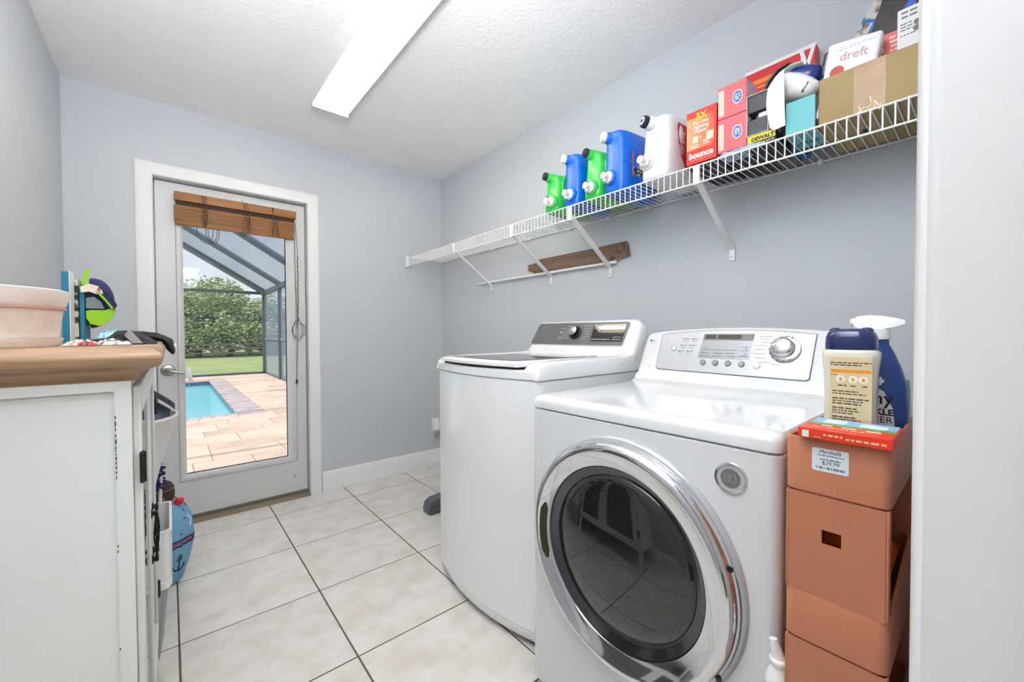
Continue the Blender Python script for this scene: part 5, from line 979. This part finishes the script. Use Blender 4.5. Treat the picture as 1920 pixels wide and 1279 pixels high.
part('front_band', prism(B(), [(-.167, 1.243), (-.152, 1.252), (-.134, 1.246), (-.138, 1.226), (-.152, 1.232), (-.166, 1.229)], 1, 1.463, 1.472), wht_c, cp_, 'cream front band'); part('side_panel', prism(B(), [(-.134, 1.246), (-.112, 1.226), (-.102, 1.200), (-.107, 1.188), (-.122, 1.214), (-.137, 1.232)], 1, 1.462, 1.472), navy_c, cp_); part('patch', prism(B(), [(-.140, 1.246), (-.128, 1.236), (-.127, 1.226), (-.139, 1.234)], 1, 1.459, 1.4625), mat('patch_white', (230, 220, 216), .7), cp_, 'small white patch'); part('patch_mark', prism(B(), [(-.137, 1.242), (-.131, 1.237), (-.131, 1.231), (-.137, 1.235)], 1, 1.4582, 1.4592), mat('patch_red', (190, 60, 64), .7), cp_); part('mesh_back', prism(B(), [(-.158, 1.216), (-.144, 1.220), (-.132, 1.208), (-.126, 1.190), (-.158, 1.190)], 1, 1.470, 1.476), mat('cap_grey', (122, 130, 136), .8), cp_, 'grey inside mesh'); part('strap', prism(B(), [(-.166, 1.245), (-.161, 1.279), (-.154, 1.292), (-.150, 1.286), (-.153, 1.268), (-.156, 1.248)], 1, 1.470, 1.473), lime, cp_, 'lime green strap end'); part('sweat_edge', prism(B(), [(-.140, 1.232), (-.124, 1.210), (-.112, 1.190), (-.108, 1.192), (-.121, 1.213), (-.136, 1.236)], 1, 1.4605, 1.4622), lime, cp_)
# wrappers and black bag lying on the top
def crumple(name, label, x0, x1, y0, y1, z0, hz, m, seed, nx=14, ny=7, amp=.6):
    t = root(name, label, 'wrapper', ((x0+x1)/2, (y0+y1)/2, z0)); rs = random.Random(seed); rows = []
    for i in range(nx+1):
        e = math.sin(math.pi*i/nx)**.5; rows.append([(x0+(x1-x0)*i/nx, y0+(y1-y0)*j/ny, z0+.001+hz*e*math.sin(math.pi*j/ny)**.6*(1-amp+amp*rs.random())) for j in range(ny+1)])
    b = B(); loft(b, rows, cap=False, closed=False); loft(b, [[(r[0][0], r[0][1], z0), (r[-1][0], r[-1][1], z0)] for r in rows], cap=False, closed=False); part('film', b, m, t, smooth=12); return t
def foil(name, c):
    m = mat(name, c[0], .22, .1, coat=.7); n = m.node_tree; pb = n.nodes['Principled BSDF']; co = n.nodes.new('ShaderNodeTexCoord'); nz = n.nodes.new('ShaderNodeTexNoise'); nz.inputs['Scale'].default_value = 28; nz.inputs['Detail'].default_value = 2; r_ = n.nodes.new('ShaderNodeValToRGB'); r_.color_ramp.interpolation = 'EASE'
    r_.color_ramp.elements[0].position = .30; r_.color_ramp.elements[1].position = .70
    for k in range(len(c)-2): r_.color_ramp.elements.new(.30+.40*(k+1)/(len(c)-1))
    for e, cc_ in zip(r_.color_ramp.elements, c): e.color = (*lin(cc_), 1)
    n.links.new(co.outputs['Object'], nz.inputs['Vector']); n.links.new(nz.outputs['Fac'], r_.inputs['Fac']); n.links.new(r_.outputs['Color'], pb.inputs['Base Color']); return m
crumple('snack_wrapper', 'shiny pastel rainbow wrapper lying on the black bag on the cabinet', -.118, -.066, 1.20, 1.26, 1.116, .022, foil('foil_pastel', [(236, 232, 246), (160, 120, 210), (130, 200, 235), (200, 226, 110), (226, 180, 230)]), 4)
crumple('snack_wrapper', 'red and yellow wrapper lying at the left of the pastel one on the cabinet', -.148, -.100, 1.070, 1.112, 1.1025, .013, foil('foil_red', [(214, 40, 44), (244, 190, 50), (226, 226, 226), (196, 30, 36), (60, 50, 56)]), 6)
crumple('snack_wrapper', 'clear and black crinkled wrapper lying in front of the pastel one', -.112, -.058, 1.118, 1.150, 1.1025, .014, foil('foil_black', [(26, 24, 28), (200, 200, 205), (40, 38, 44), (236, 232, 236), (20, 20, 22)]), 8)
bg_m = mat('bag_black', (26, 26, 30), .75, bump=(120, .3, 3)); bgrey = mat('bag_greylining', (150, 146, 156), .7)
bg_ = root('black_bag', 'black fabric bag slumped on the cabinet under the wrappers', 'bag', (-.075, 1.30, 1.1025)); b = B()
loft(b, [[(x, y_, 1.1025+h*f) for y_, f in ((1.185, 0), (1.19, .7), (1.22, 1.0), (1.30, 1.0), (1.36, .8), (1.37, 0))] for x, h in ((-.150, .004), (-.138, .010), (-.105, .012), (-.085, .030), (-.066, .030), (-.045, .021), (-.028, .008), (-.022, .003))]); part('bag', b, bg_m, bg_, smooth=40)
part('lining', prism(B(), [(-.066, 1.1325), (-.061, 1.131), (-.043, 1.1045), (-.060, 1.1045), (-.072, 1.122)], 1, 1.180, 1.1845), bgrey, bg_, 'grey lining corner')
bs = root('black_shoe', 'black rounded slipper toe hanging over the front edge of the cabinet top', 'shoe', (-.012, 1.66, 1.08))
b = B(); loft(b, [[(x+dx*math.sin(a), 1.65+.046*s*math.cos(a), z+q*math.sin(a)) for a in [2*math.pi*k/24 for k in range(24)]] for x, z, s, q, dx in ((-.095, 1.128, .2, .003, 0), (-.088, 1.124, .7, .010, 0), (-.060, 1.120, .95, .0135, 0), (-.030, 1.1165, 1, .0125, .002))]); part('upper', b, bg_m, bs, smooth=60)
b = B(); loft(b, [[(x+dx*math.sin(a), 1.65+.048*s*math.cos(a), z+q*math.sin(a)) for a in [2*math.pi*k/24 for k in range(24)]] for x, z, s, q, dx in ((-.030, 1.1165, 1, .0125, .002), (-.012, 1.110, 1, .0085, .005), (-.002, 1.099, 1, .010, .010), (.0035, 1.086, 1, .012, .008), (.0075, 1.078, .95, .016, .002), (.011, 1.074, .8, .013, 0), (.0135, 1.073, .45, .007, 0), (.0145, 1.073, .05, .001, 0))]); part('toe', b, mat('shoe_black', (20, 24, 28), .6), bs, smooth=60)
b = B(); tube(b, [(.006, 1.66, 1.098), (.013, 1.64, 1.094), (.0165, 1.63, 1.085)], .0022, 6); part('piping', b, white_pl, bs)
# ------------------------------------------------------------------ stack beyond the cabinet
tx = thin_glass('translucent_tub', (.95, .96, .98), .6, (236, 238, 240), .8)
tt = root('clear_tote', 'clear plastic tote on the floor beyond the white cabinet', 'tote', (-.2, 1.95, 0)); b = B()
loft(b, [rect_ring(-.375, -.042, 1.80, 2.08, .001, .03), rect_ring(-.385, -.028, 1.79, 2.10, .10, .03), rect_ring(-.392, -.012, 1.775, 2.12, .288, .03), rect_ring(-.389, -.015, 1.778, 2.117, .288, .03), rect_ring(-.380, -.032, 1.795, 2.095, .10, .03), rect_ring(-.37, -.047, 1.805, 2.075, .006, .03)]); part('tub', b, tx, tt)
part('rim', (lambda b: loft(b, [rect_ring(-.396, -.008, 1.772, 2.124, .268, .03), rect_ring(-.398, -.004, 1.770, 2.126, .272, .03), rect_ring(-.398, -.004, 1.770, 2.126, .292, .03), rect_ring(-.392, -.012, 1.775, 2.12, .292, .03)]))(B()), white_pl, tt)
tc2 = root('folded_shirt', 'blue and teal folded fabric inside the clear tote', 'clothing', (-.2, 1.95, .01)); part('cloth', pbox((-.36, 1.82, .012), (-.062, 2.06, .15), .02, 3), mat('shirt_blue', (70, 110, 150), .8, var=((190, 200, 206), 18, .42, .55)), tc2)
wbx = root('white_bin', 'white plastic drawer box standing on the clear tote', 'box', (-.2, 1.95, .2935)); b = B()
loft(b, [rect_ring(-.392, -.006, 1.785, 2.10, .2935, .02), rect_ring(-.392, -.006, 1.785, 2.10, .452, .02), rect_ring(-.394, -.002, 1.782, 2.104, .454, .02), rect_ring(-.394, -.002, 1.782, 2.104, .462, .02), rect_ring(-.388, -.010, 1.79, 2.096, .462, .02), rect_ring(-.386, -.012, 1.79, 2.094, .300, .02)]); part('box', b, white_pl, wbx)
for k in range(5): part('rib', pbox((-.0062, 1.80+.06*k, .30), (-.003, 1.806+.06*k, .448), .001, 1), white_pl, wbx)
bn = root('tapered_bin', 'tapered white plastic bin with dark bags in it above the drawer box', 'bin', (-.165, 1.95, .3005)); b = B()
lathe(b, [(0, 0), (.060, 0), (.062, .004), (.150, .40), (.186, .522), (.190, .526), (.190, .534), (.184, .534), (.180, .522), (.146, .40), (.058, .008), (0, .008)], (-.168, 1.945, .3005), (0, 0, 1), 48); part('bin', b, mat('bin_white', (238, 232, 228), .35), bn)
db = root('denim_bag', 'dark navy and blue-grey cloth bag stuffed in the tapered white bin', 'bag', (-.15, 1.95, .70)); b = B()
loft(b, [[(-.165+r*(math.cos(a))*(1+.08*math.sin(a*5)), 1.945+r*math.sin(a)*(1+.08*math.cos(a*4)), z+.01*math.sin(a*3)) for a in [2*math.pi*k/26 for k in range(26)]] for r, z in ((.10, .70), (.15, .80), (.160, .835), (.135, .858), (.115, .875), (.06, .88), (.01, .882))]); part('bag', b, mat('denim_grey', (92, 104, 128), .85, var=((130, 140, 160), 9, .4, .7)), db, smooth=60)
b = B(); loft(b, [[(-.08+dx, 1.93+dy_, z) for dx, dy_ in ((-.05*s, -.05*s), (.03*s, -.05*s), (.04*s, .02*s), (-.02*s, .05*s))] for z, s in ((.86, .9), (.90, 1.05), (.94, .8), (.975, .35), (.985, .1))]); loft(b, [[(x, y_, z+o) for y_, o in ((1.90, 0), (1.92, .012), (1.98, .012), (1.99, 0))] for x, z in ((-.09, .93), (-.055, .915), (-.02, .885), (.004, .862), (.012, .852))]); part('flap', b, mat('navy_cloth', (34, 40, 56), .85), db, 'navy flap of the bag', smooth=50)
# items behind: sock cluster, brown cap, laundry bag
du = root('blue_duster', 'dark blue chenille duster between the tapered bin and the brown cap', 'duster', (-.03, 2.20, .50)); b = B(); rs = random.Random(5)
for q in range(70): 
    c = Vector((-.046+rs.uniform(-.03, .018), 2.20+rs.uniform(-.03, .03), .525+rs.uniform(-.03, .06))); d = Vector((rs.gauss(0, 1), rs.gauss(0, 1), rs.gauss(0, 1))).normalized()*.014; tube(b, [c-d, c+d], .0042, 5)
o = part('chenille', b, mat('chenille_blue', (36, 48, 104), .9), du); o['kind'] = 'stuff'; part('handle', cyl(B(), (-.05, 2.20, .0), (-.035, 2.20, .55), .006, 8), white_pl, du)
lb = root('anchor_bag', 'light blue drawstring bag with navy anchors and a striped trim by the door', 'bag', (-.03, 2.42, 0)); b = B(); rs = random.Random(7); rings = []
for z, rx, ry, cx in ((.002, .045, .07, -.022), (.01, .055, .08, -.02), (.08, .072, .09, -.018), (.16, .088, .10, -.016), (.185, .086, .10, -.016), (.21, .092, .105, -.016), (.27, .092, .11, -.020), (.31, .080, .105, -.024), (.35, .058, .085, -.032), (.375, .040, .06, -.042), (.382, .02, .03, -.05)):
    rings.append([(cx+rx*math.cos(a)*(1+.05*math.sin(a*6+z*18)+.03*math.sin(a*11-z*30)), 2.42+ry*math.sin(a)*(1+.05*math.sin(a*5+z*14)), z) for a in [2*math.pi*k/40 for k in range(40)]])
loft(b, rings); part('bag', b, mat('canvas_blue', (118, 170, 206), .8), lb, smooth=60)
def onbag(z, a, dz=0):
    for (r0, r1) in zip(rings, rings[1:]):
        if r0[0][2] <= z <= r1[0][2]:
            f = (z-r0[0][2])/(r1[0][2]-r0[0][2]); k = a/(2*math.pi)*40; i = int(math.floor(k)) % 40; g_ = k-math.floor(k); j = (i+1) % 40
            p = (Vector(r0[i])*(1-g_)+Vector(r0[j])*g_)*(1-f)+(Vector(r1[i])*(1-g_)+Vector(r1[j])*g_)*f; c = Vector((-.018, 2.42, z)); return p+(p-c).normalized()*.0015
    return Vector(rings[-1][0])
def ribbon(z, r, m, name, lbl, wob=0.): part(name, tube(B(), [onbag(z+wob*(-1)**k, 2*math.pi*k/40) for k in range(40)], r, 6, closed=True), m, lb, lbl)
navy_t = mat('trim_navy', (24, 28, 70), .8); ribbon(.176, .0035, navy_t, 'trim_band', 'navy zigzag trim', .002); ribbon(.190, .003, mat('trim_red', (190, 44, 70), .8), 'trim_band', 'red trim'); ribbon(.201, .003, navy_t, 'trim_band', 'navy trim'); ribbon(.362, .004, mat('piping_red', (200, 46, 70), .8), 'piping', 'red piping')
b = B(); A0 = R(-62)
def ap(u, v): return onbag(.098+v, A0+u/.085)
tube(b, [ap(0, -.032), ap(0, -.01), ap(0, .02)], .0026, 6); tube(b, [ap(.008*math.cos(t), .028+.008*math.sin(t)) for t in [2*math.pi*k/12 for k in range(12)]], .002, 6, closed=True); tube(b, [ap(-.026, -.008), ap(-.022, -.022), ap(-.012, -.030), ap(0, -.033), ap(.012, -.030), ap(.022, -.022), ap(.026, -.008)], .0028, 6); tube(b, [ap(-.012, .014), ap(.012, .014)], .002, 6)
part('anchor_print', b, navy_t, lb, 'large navy anchor')
b = B(); rs = random.Random(17)
for q in range(46):
    z = rs.choice((.03, .055, .14, .155, .225, .245, .265, .29, .32)); a = rs.uniform(0, 6.28)-3.14
    if z < .16 and abs(a-A0) < .5: continue
    a %= 2*math.pi; h = .008; tube(b, [onbag(z, a), onbag(z+h, a)], .0011, 4); tube(b, [onbag(z+.003, (a-.06) % 6.283), onbag(z, a), onbag(z+.003, (a+.06) % 6.283)], .0011, 4)
part('small_anchor_print', b, navy_t, lb)['kind'] = 'stuff'
for q in range(2): part('drawstring', tube(B(), [onbag(.30, R(-30+q*60)), onbag(.28, R(-25+q*60)), onbag(.25, R(-33+q*60))], .003, 6), white_pl, lb)
bcap = root('brown_cap', 'dark brown cap with a pale stitched seam resting on the anchor bag', 'cap', (-.04, 2.41, .384)); b = B()
loft(b, [[(-.052+.062*s*math.cos(a), 2.41+.07*s*math.sin(a), z) for a in [2*math.pi*k/28 for k in range(28)]] for z, s in ((.380, .98), (.40, 1.0), (.43, .96), (.448, .82), (.458, .55), (.461, .1))]); part('crown', b, mat('cap_brown', (66, 48, 44), .85), bcap, smooth=60); part('seam', tube(B(), [(-.052+.061*math.cos(a), 2.41+.0695*math.sin(a), .4285) for a in [2*math.pi*k/28 for k in range(28)]], .0013, 5, closed=True), mat('stitch_pink', (180, 130, 126), .8), bcap); part('toggle', tube(B(), [(-.03, 2.342, .40), (-.025, 2.336, .385), (-.028, 2.336, .37)], .003, 6), steel, bcap)
rc = root('red_clip', 'small red plastic clip beside the brown cap on the anchor bag', 'clip', (.028, 2.40, .335)); part('clip', xf(pbox((-.014, -.014, -.013), (.014, .014, .013), .004), Matrix.Translation((.026, 2.375, .366)) @ Matrix.Rotation(R(15), 4, 'Y')), mat('clip_red', (226, 44, 56), .4), rc)
# grey foot of something standing between the washer and the back wall
vf = root('vacuum_head', 'dark grey angular vacuum floor head on the tiles beside the washer', 'vacuum', (1.28, 2.25, 0)); b = B()
prism(b, [(1.208, .002), (1.50, .002), (1.50, .088), (1.30, .088), (1.245, .086), (1.214, .066), (1.204, .02)], 1, 2.21, 2.30); bmesh.ops.bevel(b, geom=[e for e in b.edges], offset=.006, segments=2, affect='EDGES'); part('head', b, mat('vacuum_grey', (92, 95, 102), .45), vf); part('seam', pbox((1.22, 2.2085, .05), (1.48, 2.2105, .053)), dark_gap, vf)
